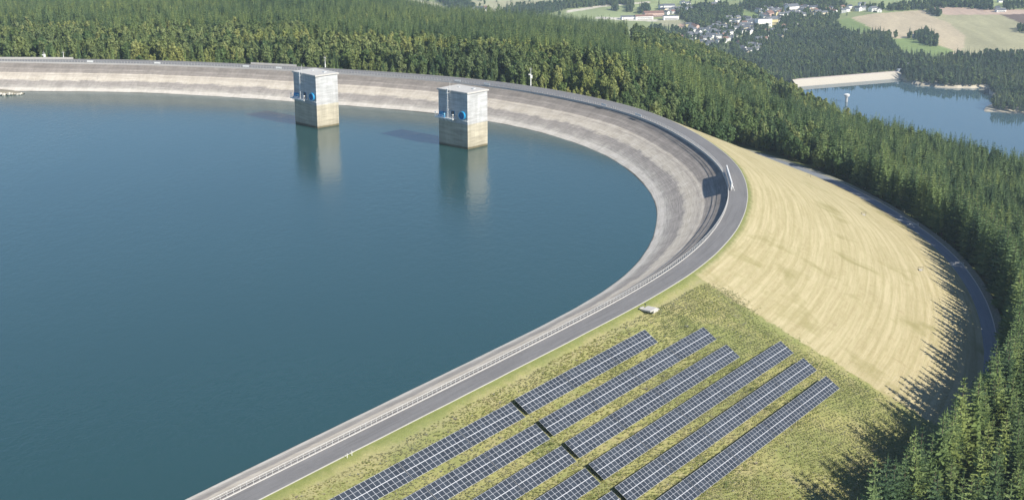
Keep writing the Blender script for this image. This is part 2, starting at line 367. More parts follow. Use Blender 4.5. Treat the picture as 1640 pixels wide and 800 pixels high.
def mat_slope():
    m = NT("slope_grass"); uv = m.n('ShaderNodeUVMap', uv_map="dam").outputs[0]; pos = m.pos()
    sep = m.n('ShaderNodeSeparateXYZ'); m.l(uv, sep.inputs[0]); s, d = sep.outputs[0], sep.outputs[1]
    # mown straw
    fine_n = m.noise(m.mapping(uv, (.25, 1.6, 1)), 1.0, 6, .7)
    lines = m.noise(m.mapping(uv, (.022, .40, 1)), 1.0, 7, .78, .5)
    lines2 = m.noise(m.mapping(uv, (.06, 1.1, 1), (9, 4, 0)), 1.0, 6, .8, .4)
    patch = m.noise(pos, .055, 5, .62, .4)
    mott = m.math('ADD', m.math('MULTIPLY', m.noise(pos, .55, 8, .85), .7), m.math('MULTIPLY', m.noise(m.mapping(uv, (.16, 1.3, 1)), 1.0, 5, .75), .3))
    straw = m.ramp(mott, [(.28, (.28, .235, .13)), (.42, (.39, .335, .19)), (.58, (.46, .405, .24)), (.76, (.53, .48, .315))])
    straw = m.mix(m.ramp(lines, [(.44, (0, 0, 0)), (.60, (.75, .75, .75))]), straw, (.54, .475, .30))
    straw = m.mix(m.math('MULTIPLY', m.ramp(lines2, [(.46, (0, 0, 0)), (.7, (1, 1, 1))]), .42), straw, (.28, .23, .115))
    wv = m.n('ShaderNodeTexWave', wave_type='BANDS', bands_direction='Y'); wv.inputs['Scale'].default_value = .115
    wv.inputs['Distortion'].default_value = 3.6; wv.inputs['Detail'].default_value = 5; wv.inputs['Detail Scale'].default_value = .5; wv.inputs['Detail Roughness'].default_value = .75
    m.l(m.mapping(uv, (.12, 1, 1)), wv.inputs['Vector'])
    straw = m.mix(m.math('MULTIPLY', m.ramp(wv.outputs['Fac'], [(.0, (1, 1, 1)), (.34, (0, 0, 0))]), .25), straw, (.29, .265, .12))
    straw = m.mix(m.math('MULTIPLY', m.ramp(patch, [(.56, (0, 0, 0)), (.7, (1, 1, 1))]), .75), straw, (.275, .25, .11))
    straw = m.mix(m.math('MULTIPLY', m.ramp(m.noise(m.mapping(pos, (1, 1, 1), (30, 7, 0)), .11, 6, .75), [(.6, (0, 0, 0)), (.74, (1, 1, 1))]), .5), straw, (.25, .19, .10))
    # rough, uneven grass of the solar field
    g1 = m.noise(pos, .16, 6, .7, .6); g2 = m.noise(m.mapping(pos, (1, 1, 1), (5, 5, 5)), .75, 9, .92); g3 = m.noise(m.mapping(pos, (1, 1, 1), (50, 9, 0)), .05, 4, .6)
    rough = m.ramp(g2, [(.32, (.15, .17, .055)), (.44, (.25, .26, .095)), (.56, (.36, .345, .145)), (.7, (.50, .45, .26))])
    rough = m.mix(m.math('MULTIPLY', m.ramp(g1, [(.44, (0, 0, 0)), (.62, (1, 1, 1))]), .6), rough, (.37, .325, .18))
    rough = m.mix(m.math('MULTIPLY', m.ramp(g3, [(.42, (1, 1, 1)), (.56, (0, 0, 0))]), .55), rough, (.19, .23, .08))
    edge = m.math('ADD', s, m.math('MULTIPLY', m.math('SUBTRACT', m.noise(pos, .22, 5, .7), .5), 7.0))
    fac = m.math('MULTIPLY', m.math('SUBTRACT', S_EDGE + .5, edge), 1.2)
    cl = m.n('ShaderNodeClamp'); m.l(fac, cl.inputs[0])
    south = m.n('ShaderNodeMath'); south.operation = 'LESS_THAN'; m.l(s, south.inputs[0]); south.inputs[1].default_value = S_EDGE + 60
    col = m.mix(cl.outputs[0], straw, rough)
    # short green verge beside the road, thin pale track beyond it in the south
    dv = m.math('ADD', d, m.math('MULTIPLY', m.math('SUBTRACT', m.noise(pos, .35, 4), .5), 2.2))
    track = m.math('MULTIPLY', m.ramp(m.math('DIVIDE', dv, 10.0), [(.22, (0, 0, 0)), (.30, (1, 1, 1)), (.34, (1, 1, 1)), (.48, (0, 0, 0))]), .5)
    col = m.mix(m.math('MULTIPLY', track, cl.outputs[0]), col, (.34, .31, .175))
    verge = m.ramp(m.math('DIVIDE', dv, 10.0), [(.06, (1, 1, 1)), (.22, (0, 0, 0))])
    col = m.mix(m.math('MULTIPLY', verge, .85), col, m.ramp(mott, [(.3, (.13, .165, .05)), (.7, (.23, .25, .085))]))
    m.bump(m.math('ADD', m.math('ADD', g2, m.math('MULTIPLY', fine_n, .5)), m.noise(pos, 2.6, 5, .8)), .7, .4)
    return m.done(col, .92, .12)

def mat_lining():
    m = NT("asphalt_concrete_lining"); uv = m.n('ShaderNodeUVMap', uv_map="dam").outputs[0]
    sep = m.n('ShaderNodeSeparateXYZ'); m.l(uv, sep.inputs[0]); z = sep.outputs[1]
    big = m.noise(m.mapping(uv, (.012, .25, 1)), 1.0, 4, .6)
    jag = m.noise(m.mapping(uv, (.11, .45, 1), (3, 0, 0)), 1.0, 5, .72, .3)
    zz = m.math('ADD', z, m.math('MULTIPLY', m.math('SUBTRACT', big, .5), .9))
    t = m.math('DIVIDE', m.math('MULTIPLY', zz, -1.0), 12.5)
    tj = m.math('ADD', t, m.math('MULTIPLY', m.math('SUBTRACT', jag, .5), .30))
    base = m.ramp(t, [(0, (.265, .25, .24)), (.20, (.25, .235, .226)), (.25, (.35, .33, .315)), (.275, (.285, .268, .258)), (.36, (.325, .305, .29)), (.385, (.60, .565, .51)),
                      (.42, (.50, .47, .43)), (.55, (.58, .55, .495)), (.70, (.57, .54, .49)), (.84, (.51, .50, .475)), (.90, (.62, .605, .58)), (.985, (.57, .56, .54)), (.995, (.10, .10, .09))])
    grey = m.ramp(tj, [(.60, (0, 0, 0)), (.66, (1, 1, 1)), (.78, (.8, .8, .8)), (.90, (0, 0, 0))])
    col = m.mix(m.math('MULTIPLY', grey, .80), base, (.27, .26, .265))
    st = m.noise(m.mapping(uv, (.09, 5.5, 1)), 1.0, 7, .78, .2)
    col = m.mix(.55, col, m.ramp(st, [(.34, (.18, .18, .18)), (.66, (.80, .80, .80))]), 'OVERLAY')
    dn = m.noise(m.mapping(uv, (.5, .35, 1), (11, 2, 0)), 1.0, 6, .8, .4)
    col = m.mix(.4, col, m.ramp(dn, [(.35, (.3, .3, .3)), (.65, (.7, .7, .7))]), 'OVERLAY')
    # paving lanes down the slope and thin seams along it
    bands = m.n('ShaderNodeTexWave', wave_type='BANDS', bands_direction='X'); bands.inputs['Scale'].default_value = .021; bands.inputs['Distortion'].default_value = 3.5; bands.inputs['Detail'].default_value = 3
    m.l(uv, bands.inputs['Vector'])
    col = m.mix(.05, col, bands.outputs['Color'], 'OVERLAY')
    seam = m.ramp(m.math('FRACT', m.math('DIVIDE', m.math('ADD', z, m.math('MULTIPLY', big, .25)), 5.3)), [(0, (.35, .35, .35)), (.012, (0, 0, 0)), (.988, (0, 0, 0)), (1, (.35, .35, .35))])
    col = m.mix(seam, col, (.12, .11, .11))
    rare = m.ramp(m.noise(m.mapping(uv, (.10, .12, 1), (0, 9, 0)), 1.0, 3, .6, .8), [(.66, (0, 0, 0)), (.73, (1, 1, 1))])
    col = m.mix(m.math('MULTIPLY', rare, .3), col, (.20, .19, .19))
    m.bump(st, .25, .05)
    m.b.inputs['Diffuse Roughness'].default_value = .6
    col = m.mix(1.0, col, (.82, .79, .755), 'MULTIPLY')
    return m.done(col, .8, .2)

def mat_asphalt(name, lo, hi):
    m = NT(name); uv = m.n('ShaderNodeUVMap', uv_map="dam").outputs[0]; pos = m.pos()
    a = m.noise(pos, .9, 8, .85); b = m.noise(m.mapping(uv, (.05, .5, 1)), 1.0, 6, .75); c = m.noise(m.mapping(uv, (.03, 2.2, 1)), 1.0, 3, .5)
    col = m.ramp(m.math('ADD', m.math('MULTIPLY', a, .4), m.math('MULTIPLY', b, .6)), [(.34, lo), (.66, hi)])
    col = m.mix(m.math('MULTIPLY', m.ramp(c, [(.55, (0, 0, 0)), (.68, (1, 1, 1))]), .35), col, tuple(k * .7 for k in lo))
    m.bump(a, .3, .03)
    return m.done(col, .85, .25)

def mat_concrete(name, col, band=0.0):
    m = NT(name); pos = m.pos(); a = m.noise(pos, .9, 6, .7); b = m.noise(m.mapping(pos, (.5, .5, 6)), .5, 3, .5)
    c = m.mix(m.math('ADD', m.math('MULTIPLY', a, .5), m.math('MULTIPLY', b, .5)), tuple(k * .72 for k in col), tuple(min(1, k * 1.22) for k in col))
    m.bump(a, .15, .03)
    return m.done(c, .85, .25)

def mat_water(name, col, rough, b1, b2, k1, k2):
    m = NT(name); pos = m.pos()
    n1 = m.noise(m.mapping(pos, (1, .55, 1)), b1, 3, .55, .3); n2 = m.noise(m.mapping(pos, (.8, 1, 1), (40, 3, 0)), b2, 2, .5)
    n3 = m.noise(m.mapping(pos, (1, .3, 1), (7, 3, 0)), .012, 4, .6, .6)
    h = m.math('ADD', m.math('MULTIPLY', n1, k1), m.math('MULTIPLY', n2, k2))
    h = m.math('MULTIPLY', h, m.math('MAXIMUM', m.math('ADD', m.math('MULTIPLY', n3, 3.2), -.75), .12))
    m.bump(h, 1.0, 1.0)
    m.b.inputs['IOR'].default_value = 1.45; m.b.inputs['Specular Tint'].default_value = (.74, .90, 1.0, 1)
    colr = m.mix(m.noise(pos, .006, 3), tuple(k * .9 for k in col), tuple(k * 1.1 for k in col))
    return m.done(colr, rough, .5)

M = dict(
    slope=mat_slope(), lining=mat_lining(), road=mat_asphalt("road_asphalt", (.15, .148, .15), (.23, .225, .228)),
    toe_road=mat_asphalt("service_road_asphalt", (.17, .19, .22), (.25, .27, .30)),
    kerb=mat_concrete("kerb_concrete", (.50, .48, .455)), kerb_low=mat_concrete("edge_concrete", (.50, .48, .44)),
    water=mat_water("reservoir_water", (.022, .066, .066), .16, .45, 2.2, .085, .022),
    lake=mat_water("lake_water", (.055, .11, .14), .015, .25, 1.0, .0012, .0004),
    white=plain("white_paint", (.76, .76, .74), .45, .4, 0, .05), steel=plain("galvanised_steel", (.62, .63, .64), .4, .5, .3, .08),
    rail=plain("railing_paint", (.60, .59, .565), .45, .4, 0, .08, 3),
)

# ------------------------------------------------------------------ terrain: one sheet from under the camera to the horizon
def build_terrain():
    th = np.radians(np.r_[np.arange(-180, -34, 4.0), np.arange(-32, 34, .11), np.arange(36, 180, 4.0)])
    rr = np.r_[0.5, np.arange(40, 1900, 13), np.arange(1900, 2250, 25), np.arange(2250, 3900, 8), np.geomspace(3950, 9500, 30)]
    T, R_ = np.meshgrid(th, rr, indexing='ij'); X = (R_ * np.sin(T)).ravel(); Y = (R_ * np.cos(T)).ravel()
    sd = np.full(X.shape, 999.0); near = np.hypot(X, Y) < 1250
    sd[near] = sd_out(np.c_[X[near], Y[near]])[0]
    Z = ground(X, Y, sd)
    nt, nr = len(th), len(rr); i, j = np.meshgrid(np.arange(nt), np.arange(nr - 1), indexing='ij'); i2 = (i + 1) % nt
    F = np.stack([i * nr + j, i * nr + j + 1, i2 * nr + j + 1, i2 * nr + j], -1).reshape(-1, 4)
    me = np_mesh("terrain", np.c_[X, Y, Z], F, smooth=True)
    # land cover, far fields traced on the slope they lie on
    px, py = to_px(X, Y, Z); px = np.where(Y > 50, px, -9999.)
    col = np.empty((len(X), 4), np.float32); col[:] = (.10, .115, .045, 1)           # forest floor
    r = np.hypot(X, Y); far = r > 2050
    jx = px + wob(X, Y, 45) * 1.0; jy = py + wob(X, Y, 60, 3.) * .6
    def paint(poly, c): col[far & inside(poly, jx, jy)] = (*c, 1)
    col[far] = (.15, .185, .085, 1)
    paint([(-400, -200), (2200, -200), (2200, 40), (1160, 60), (700, 40), (-400, 40)], (.26, .30, .14))
    for poly, c in FIELDS: paint(poly, c)
    lk = far & (np.abs(Z - (LAKE_Z - 3)) < 1.0) ; col[lk] = (.2, .18, .14, 1)
    shore = far & (Z < LAKE_Z + 5) & (Z > LAKE_Z - 3.5) & (px > 1440) & (py > 126) & (py < 190); col[shore] = (.50, .45, .36, 1)
    clr = (r < 1900) & (r > 600) & inside(CLEARING, px, py); col[clr] = (.24, .34, .10, 1)
    at = me.color_attributes.new("cover", 'FLOAT_COLOR', 'POINT'); at.data.foreach_set('color', col.ravel())
    m = NT("terrain_cover"); a = m.attr("cover").outputs['Color']; pos = m.pos()
    n1 = m.noise(m.mapping(pos, (1, .25, 1)), .02, 6, .65, .4); n2 = m.noise(pos, .15, 5, .7)
    c = m.mix(.35, a, m.ramp(n1, [(.3, (.25, .25, .25)), (.7, (.75, .75, .75))]), 'OVERLAY')
    c = m.mix(.35, c, m.ramp(n2, [(.3, (.3, .3, .3)), (.7, (.7, .7, .7))]), 'OVERLAY')
    me.materials.append(m.done(c, .95, .1))
    tag(obj("terrain", me), kind='structure')

CLEARING = [(1219, 150), (1240, 150), (1262, 164), (1270, 200), (1228, 192)]
STRAW, STRAWG, PINK, GREEN, LGREEN, PALE = (.50, .42, .29), (.38, .36, .22), (.50, .38, .30), (.22, .29, .11), (.30, .35, .17), (.40, .39, .25)
FIELDS = [
    ([(1358, 30), (1395, 22), (1480, 16), (1500, 25), (1530, 40), (1600, 90), (1540, 92), (1500, 85), (1430, 60), (1400, 50)], STRAW),
    ([(1485, 24), (1605, 23), (1642, 42), (1700, 60), (1700, 90), (1600, 90), (1540, 84), (1548, 60), (1520, 36)], STRAWG),
    ([(1483, 10), (1520, 12), (1700, 17), (1700, 24), (1600, 24), (1515, 24), (1484, 17)], PINK),
    ([(1603, 24), (1700, 22), (1700, 60), (1640, 40)], (.16, .12, .10)),
    ([(1335, 34), (1362, 29), (1396, 46), (1385, 54), (1348, 54)], GREEN),
    ([(1428, 62), (1470, 60), (1490, 68), (1530, 82), (1500, 92), (1440, 84)], GREEN),
    ([(1370, 24), (1410, 20), (1480, 10), (1470, 15), (1400, 22)], GREEN),
    ([(1300, -30), (1700, -30), (1700, 15), (1500, 10), (1420, 15), (1380, 16)], LGREEN),
    ([(700, -20), (905, -20), (905, 3), (860, 10), (800, 21), (752, 13), (735, 2)], PALE),
    ([(660, -5), (700, 5), (760, 18), (745, 24), (690, 16), (650, 5)], PALE),
    ([(908, 20), (950, 14), (1000, 9), (1060, 6), (1035, 24), (1000, 28), (930, 27)], LGREEN),
    ([(908, 17), (960, 9), (1042, 3), (1042, 5), (962, 12), (910, 21)], (.60, .56, .46)),
    ([(955, 27), (1015, 29), (1060, 33), (1060, 36), (1000, 33), (955, 30)], (.62, .58, .50)),
    ([(1040, 0), (1120, -4), (1112, 8), (1070, 8)], LGREEN),
    ([(1052, 33), (1085, 32), (1105, 37), (1095, 44), (1060, 42)], PALE), ([(1088, 38), (1104, 40), (1098, 46), (1085, 44)], (.55, .40, .30)),
    ([(1164, 32), (1175, 20), (1192, 23), (1186, 32), (1172, 36)], GREEN), ([(1188, 18), (1218, 16), (1215, 24), (1206, 31), (1194, 26)], GREEN),
    ([(1110, 64), (1132, 63), (1125, 74), (1112, 72)], GREEN), ([(1085, 52), (1110, 56), (1105, 66), (1090, 62)], LGREEN),
    ([(1200, 3), (1232, 10), (1230, 12), (1196, 6)], (.60, .56, .50)), ([(1330, 6), (1350, 10), (1356, 14), (1335, 10)], (.62, .6, .56)),
    ([(1215, -10), (1300, -10), (1290, 3), (1225, 9)], LGREEN),
    ([(1219, 86), (1245, 90), (1243, 93), (1218, 89)], (.62, .60, .55)),
    ([(1180, 88), (1262, 90), (1275, 104), (1230, 112), (1190, 104)], (.17, .22, .11)),
]
build_terrain()

# ------------------------------------------------------------------ the reservoir: lining, water, crest road, kerbs, outer slope, service road
def ring_strip(name, prof, mat, step, kind='structure', uvmode='d', rel='in', smooth=True, label=None, closed=True, sl=None, parent=None, jitter=0.0):
    """prof(sample)-> list of (distance outward from the inner road edge, z)"""
    Q = fine(step)
    if sl is not None:
        keep = ((Q[:, 6] - sl[0]) % PERIM) <= ((sl[1] - sl[0]) % PERIM); Q = Q[keep]
        k = ((Q[:, 6] - sl[0]) % PERIM).argsort(); Q = Q[k]; closed = False
    P = np.array([prof(q) for q in Q])                              # (n, m, 2)
    n, m_ = P.shape[:2]
    V = np.empty((n, m_, 3)); V[..., :2] = Q[:, None, :2] + Q[:, None, 2:4] * P[..., :1]; V[..., 2] = P[..., 1]
    if jitter:
        V[:, 1:-1, 2] += (wob(V[:, 1:-1, 0], V[:, 1:-1, 1], 5.) + .5 * wob(V[:, 1:-1, 0], V[:, 1:-1, 1], 1.9, 1.)) * jitter * np.minimum(1, np.arange(1, m_ - 1) / 4)[None]
    i, j = np.meshgrid(np.arange(n if closed else n - 1), np.arange(m_ - 1), indexing='ij'); i2 = (i + 1) % n
    F = np.stack([i * m_ + j, i * m_ + j + 1, i2 * m_ + j + 1, i2 * m_ + j], -1).reshape(-1, 4)[:, ::-1]
    me = np_mesh(name, V.reshape(-1, 3), F, [mat], smooth=smooth)
    s = Q[:, 6]
    U = np.repeat(s[:, None], m_, 1); W_ = P[..., 1] if uvmode == 'z' else (P[..., 0] - (Q[:, 4:5] if uvmode == 'out' else 0))
    uv = np.stack([U, W_], -1).reshape(-1, 2)
    lv = F.ravel(); luv = uv[lv].copy()
    if closed:
        wrap = np.repeat((i2 < i).ravel(), 4); u = luv[:, 0]; luv[:, 0] = np.where(wrap & (u < PERIM / 2), u + PERIM, u)
    l = me.uv_layers.new(name="dam"); l.data.foreach_set('uv', luv.astype(np.float32).ravel())
    return tag(obj(name, me, parent), label, None, None, kind)

KH = .14
ring_strip("reservoir_slope", lambda q: [(-.42 - (q[5] - .42) * 1.75, -.72 - 11.78 * 1.75)] + [(-.42 - (q[5] - .42) * t, -.72 - 11.78 * t) for t in np.linspace(1, 0, 9)] , M['lining'], 2.5, uvmode='z')
ring_strip("kerb", lambda q: [(-.42, -1.3), (-.42, KH), (-.16, KH), (-.14, -.02)], M['kerb'], 2.5, smooth=False)
ring_strip("road", lambda q: [(-.15, 0)] + [(q[4] * t, 0.0 - .06 * t) for t in (.25, .5, .75)] + [(q[4] - .2, -.08)], M['road'], 2.5)
ring_strip("road_edge", lambda q: [(q[4] - .2, -.2), (q[4] - .2, -.03), (q[4] + .05, -.03), (q[4] + .05, -.4)], M['kerb_low'], 2.5, smooth=False)
def outer(q):
    L = toe_in(q[6]) if S_SOUTH - 400 < q[6] < S_NORTH + 150 else 83.5
    t = np.r_[np.linspace(0, .1, 7), np.linspace(.125, 1, 36)]
    d = t * L; z = -.12 + (TOE_Z + .35 + .12) * t
    return [(q[4] + a, b) for a, b in zip(d, z)] + [(q[4] + L + 1.0, TOE_Z + .08)]
ring_strip("meadow", outer, M['slope'], 2.2, uvmode='out', jitter=.10)
def toe(q, a, b, n, z): 
    L = toe_in(q[6]); return [(q[4] + L + t, z) for t in np.linspace(a, b, n)]
TS = (S_SOUTH - 320, S_NORTH + 140)
m_ver = NT("roadside_gravel"); _a = m_ver.noise(m_ver.pos(), 1.4, 6, .7)
m_ver.done(m_ver.ramp(_a, [(.35, (.16, .17, .12)), (.65, (.30, .29, .24))]), .95, .1)
ring_strip("service_road", lambda q: toe(q, .9, 5.2, 4, TOE_Z + .10), M['toe_road'], 3, sl=TS)
ring_strip("service_road_kerb", lambda q: [(q[4] + toe_in(q[6]) + a, TOE_Z + z) for a, z in ((5.2, .0), (5.2, .24), (5.5, .24), (5.5, .0))], M['kerb_low'], 3, sl=TS, smooth=False)
ring_strip("gravel_path", lambda q: toe(q, 5.5, 8.2, 4, TOE_Z + .13), m_ver.mat, 3, sl=TS)

def ngon(name, P, z, mat):
    me = bpy.data.meshes.new(name); me.from_pydata([(float(a), float(b), z) for a, b in P], [], [tuple(range(len(P)))])
    me.materials.append(mat); me.update()
    bm = bmesh.new(); bm.from_mesh(me)
    bmesh.ops.triangulate(bm, faces=bm.faces[:]); bm.normal_update()
    for f in bm.faces:
        if f.normal.z < 0: f.normal_flip()
    bm.to_mesh(me); bm.free()
    return tag(obj(name, me), None, None, None, 'structure')
ngon("water", RP - RN * (RS - 1.5)[:, None], WATER_Z, M['water'])
LK2 = np.array([at_z(a, b, LAKE_Z) for a, b in [(1270, 135), (1300, 134), (1440, 122), (1475, 122), (1600, 122), (1760, 160), (1900, 290), (1500, 290), (1330, 240), (1240, 170)]])
ngon("lake", LK2, LAKE_Z, M['lake'])

# ------------------------------------------------------------------ railing on the kerb
FQ = fine(1.0)
def ring_at(s):
    k = np.interp(s % PERIM, np.r_[FQ[:, 6], PERIM], np.arange(len(FQ) + 1)); i = int(k) % len(FQ); j = (i + 1) % len(FQ); t = k - int(k)
    v = FQ[i] * (1 - t) + FQ[j] * t; return v
S_A = arc_of(-60, 220); S_RAIL0 = S_A - 60
S_FAR = arc_of(-330, 790)
def path_strip(pts, w, h):
    """square section rail along 3-D points"""
    P = np.array(pts); T = np.gradient(P, axis=0); T /= np.linalg.norm(T, axis=1)[:, None]
    N = np.c_[T[:, 1], -T[:, 0], np.zeros(len(P))]; N /= np.linalg.norm(N, axis=1)[:, None]
    V = np.stack([P - N * w / 2 - [0, 0, h / 2], P + N * w / 2 - [0, 0, h / 2], P + N * w / 2 + [0, 0, h / 2], P - N * w / 2 + [0, 0, h / 2]], 1)
    n = len(P); i, j = np.meshgrid(np.arange(n - 1), np.arange(4), indexing='ij'); j2 = (j + 1) % 4
    F = np.stack([i * 4 + j, (i + 1) * 4 + j, (i + 1) * 4 + j2, i * 4 + j2], -1).reshape(-1, 4)
    return V.reshape(-1, 3), F
def build_railing():
    r0 = ring_at(S_A); root = empty("guard_railing", (r0[0], r0[1], KH))
    tag(root, "long white two-bar railing along the water side of the curving crest road", "railing")
    off = -.29
    ss = np.arange(S_RAIL0, S_FAR, 3.0)
    Q = np.array([ring_at(s) for s in ss]); P = Q[:, :2] + Q[:, 2:4] * off
    loc = np.array(root.location)
    for nm, z, w in (("top_rail", 1.16, .075), ("middle_rail", .62, .055)):
        V, F = path_strip(np.c_[P, np.full(len(P), KH + z)] - loc, w, w)
        obj(nm, np_mesh(nm, V, F, [M['rail']]), root)
    post = MB(); post.box((0, 0, .57), (.07, .07, 1.14)); pm = post.mesh("post", M['rail'])
    sp = np.arange(S_RAIL0, S_FAR, 1.72); rest = []
    vis = 0
    for s in sp:
        q = ring_at(s); p = q[:2] + q[2:4] * off
        px, py = to_px(p[0], p[1], 0.0)
        if 300 < px < 1000 and 480 < py < 805 and vis < 98:
            o = obj("post", pm, root); o.location = tuple(np.r_[p, KH] - loc); o.rotation_euler = (0, 0, math.atan2(q[3], q[2])); vis += 1
        else: rest.append((p, q))
    mb = MB()
    for p, q in rest: mb.box((p[0] - loc[0], p[1] - loc[1], .57), (.07, .07, 1.14), math.atan2(q[3], q[2]))
    tag(mb.build("post", M['rail'], root), "remaining posts of the railing round the far bend", None, None, 'stuff')
build_railing()

# ------------------------------------------------------------------ intake towers
def mat_tower():
    m = NT("tower_concrete"); pos = m.pos(); sep = m.n('ShaderNodeSeparateXYZ'); m.l(pos, sep.inputs[0]); z = sep.outputs[2]
    n = m.noise(m.mapping(pos, (.12, .12, 1.2)), 1.0, 5, .65); a = m.noise(pos, .8, 6, .7); n2 = m.noise(m.mapping(pos, (.5, .5, .06), (5, 5, 5)), 1.0, 4, .6)
    zz = m.math('ADD', z, m.math('MULTIPLY', m.math('SUBTRACT', a, .5), .35))
    t = m.math('DIVIDE', m.math('ADD', zz, 13.0), 27.0)
    base = m.ramp(t, [(.0, (.10, .085, .05)), (.045, (.15, .13, .08)), (.06, (.38, .345, .265)), (.25, (.42, .38, .295)), (.425, (.415, .38, .30)), (.437, (.43, .43, .43)), (1, (.46, .465, .47))])
    c = m.mix(.55, base, m.ramp(n, [(.32, (.28, .28, .28)), (.68, (.70, .70, .70))]), 'OVERLAY')
    c = m.mix(.3, c, m.ramp(n2, [(.35, (.3, .3, .3)), (.65, (.68, .68, .68))]), 'OVERLAY')
    lift = m.ramp(m.math('FRACT', m.math('DIVIDE', z, 1.9)), [(0, (1, 1, 1)), (.035, (0, 0, 0)), (.965, (0, 0, 0)), (1, (1, 1, 1))])
    c = m.mix(m.math('MULTIPLY', lift, .35), c, (.25, .24, .22))
    m.bump(a, .2, .04)
    return m.done(c, .85, .25)
M['tower'] = mat_tower()
M['roof'] = mat_concrete("roof_gravel", (.52, .51, .49))
M['blue'] = plain("blue_paint", (.012, .24, .50), .4, .5, 0, .15)
M['pale_blue'] = plain("pale_blue_paint", (.28, .55, .68), .4, .5, 0, .15)
M['dark'] = plain("dark_opening", (.025, .04, .055), .3, .5)
M['dark_steel'] = plain("dark_steel", (.07, .075, .08), .5, .5)
def intake_tower(F, az_lf, label):
    """F: front corner at the water; local -X runs along the shaded face towards its left corner"""
    LF, FR, H = 18.2, 12.8, 25.2
    # local frame: x from L to F, y from F to R (both at the water), origin in the middle of the base
    ax = np.array([math.sin(math.radians(az_lf)), math.cos(math.radians(az_lf))]); ay = np.array([-ax[1], ax[0]])
    c = np.array(F) - ax * LF / 2 + ay * FR / 2
    rz = math.atan2(ax[1], ax[0])
    root = empty("intake_tower", (c[0], c[1], WATER_Z), rz); tag(root, label, "tower")
    b = MB(); b.box((0, 0, (H - .3 - 6) / 2), (LF, FR, H - .3 + 6)); b.build("tower_shaft", M['tower'], root)
    r = MB(); r.box((0, 0, H), (LF + 1.1, FR + 1.1, .55)); r.box((0, 0, H + .33), (LF + .5, FR + .5, .12), 0, 1)
    rf = r.build("roof", [M['kerb'], M['roof']], root)
    h = MB(); h.box((4.5, 2.2, H + .55), (1.4, 1.4, .35)); h.build("roof_hatch", M['steel'], rf)
    h = MB(); h.box((-3.5, 1, H + .5), (.8, .8, .3)); h.build("vent", M['steel'], rf)
    y0 = -FR / 2                                                     # the shaded face
    pz = 12.9
    # platform with end railings
    p = MB(); xa, xb = -LF / 2 - .5, -LF / 2 + LF * .60
    p.box(((xa + xb) / 2, y0 - 1.1, pz), (xb - xa, 2.2, .28)); p.box(((xa + xb) / 2, y0 - 2.15, pz - .05), (xb - xa, .14, .5))
    for x in np.linspace(xa + 1, xb - 1, 5): p.bar((x, y0, pz - 1.8), (x, y0 - 2.0, pz - .1), .09)
    pl = p.build("service_platform", M['white'], root)
    g = MB()
    for x in np.linspace(xa, xb, 8): g.bar((x, y0 - 2.15, pz), (x, y0 - 2.15, pz + 1.1), .045)
    for z in (.6, 1.1): g.bar((xa, y0 - 2.15, pz + z), (xb, y0 - 2.15, pz + z), .04)
    for x in (xa, xb):
        for z in (.55, 1.1): g.bar((x, y0 - .05, pz + z), (x, y0 - 2.15, pz + z), .05)
        g.bar((x, y0 - .1, pz), (x, y0 - .1, pz + 1.1), .05)
    g.build("railing", M['white'], pl)
    for x in (xa + .3, xb - .4):
        l = MB(); l.bar((x, y0 - 1.9, pz + .1), (x, y0 - 1.9, pz + 2.1), .07); l.box((x, y0 - 1.7, pz + 2.0), (.7, .7, .35)); l.build("floodlight", M['white'], pl)
    # ladder
    la = MB(); lx = -LF / 2 + LF * .38
    for dx in (-.42, .42): la.bar((lx + dx, y0 - 1.45, pz + .1), (lx + dx, y0 - 1.45, H + 1.4), .11)
    for z in np.arange(pz + .6, H + 1, .95): la.box((lx, y0 - 1.45, z), (1.0, .14, .30))
    for z in (pz + 4, pz + 8, H - .8):
        la.box((lx - .42, y0 - .72, z), (.1, 1.44, .1)); la.box((lx + .42, y0 - .72, z), (.1, 1.44, .1))
    la.build("ladder", M['white'], root)
    # blue gantry winch on the platform
    w = MB(); wx = -LF / 2 + LF * .17
    w.box((wx, y0 - .9, pz + .55), (3.6, 1.5, .8)); w.box((wx - .3, y0 - .85, pz + 1.7), (2.2, 1.3, 1.6)); w.bar((wx - 1.6, y0 - .9, pz + 1.6), (wx + 1.8, y0 - .9, pz + 1.6), .45, 1, 12)
    w.box((wx + 1.5, y0 - .6, pz + 1.3), (.5, .6, 2.4)); w.bar((wx - 1.5, y0 - .9, pz + .4), (wx - 1.5, y0 - .9, pz + 3.2), .14)
    w.build("winch", [M['blue'], M['pale_blue']], root)
    d = MB(); d.box((-LF / 2 + LF * .50, y0 - .03, pz + 1.9), (2.0, .12, 3.0)); d.build("doorway", M['dark'], root)
    fr = MB(); x_ = -LF / 2 + LF * .50
    for dx in (-1.06, 1.06): fr.box((x_ + dx, y0 - .06, pz + 1.9), (.14, .16, 3.2))
    fr.box((x_, y0 - .06, pz + 3.45), (2.26, .16, .14)); fr.build("door_frame", M['blue'], root)
    # round valve opening
    ox, oz, R_ = -LF / 2 + LF * .835, pz + 2.1, 1.95
    ring = MB(); n = 28
    for i in range(n):
        a0, a1 = 2 * math.pi * i / n, 2 * math.pi * (i + 1) / n
        def P(a, rr, y): return (ox + math.cos(a) * rr, y, oz + math.sin(a) * rr)
        yo = y0 - .95
        ring.quad([P(a0, R_, yo), P(a1, R_, yo), P(a1, R_ - .38, yo), P(a0, R_ - .38, yo)], 1)
        ring.quad([P(a0, R_, yo), P(a0, R_, y0 + .05), P(a1, R_, y0 + .05), P(a1, R_, yo)], 0)
        ring.quad([P(a0, R_ - .38, yo), P(a1, R_ - .38, yo), P(a1, R_ - .38, y0 - .12), P(a0, R_ - .38, y0 - .12)], 0)
    rg = ring.build("round_flange", [M['blue'], M['pale_blue']], root)
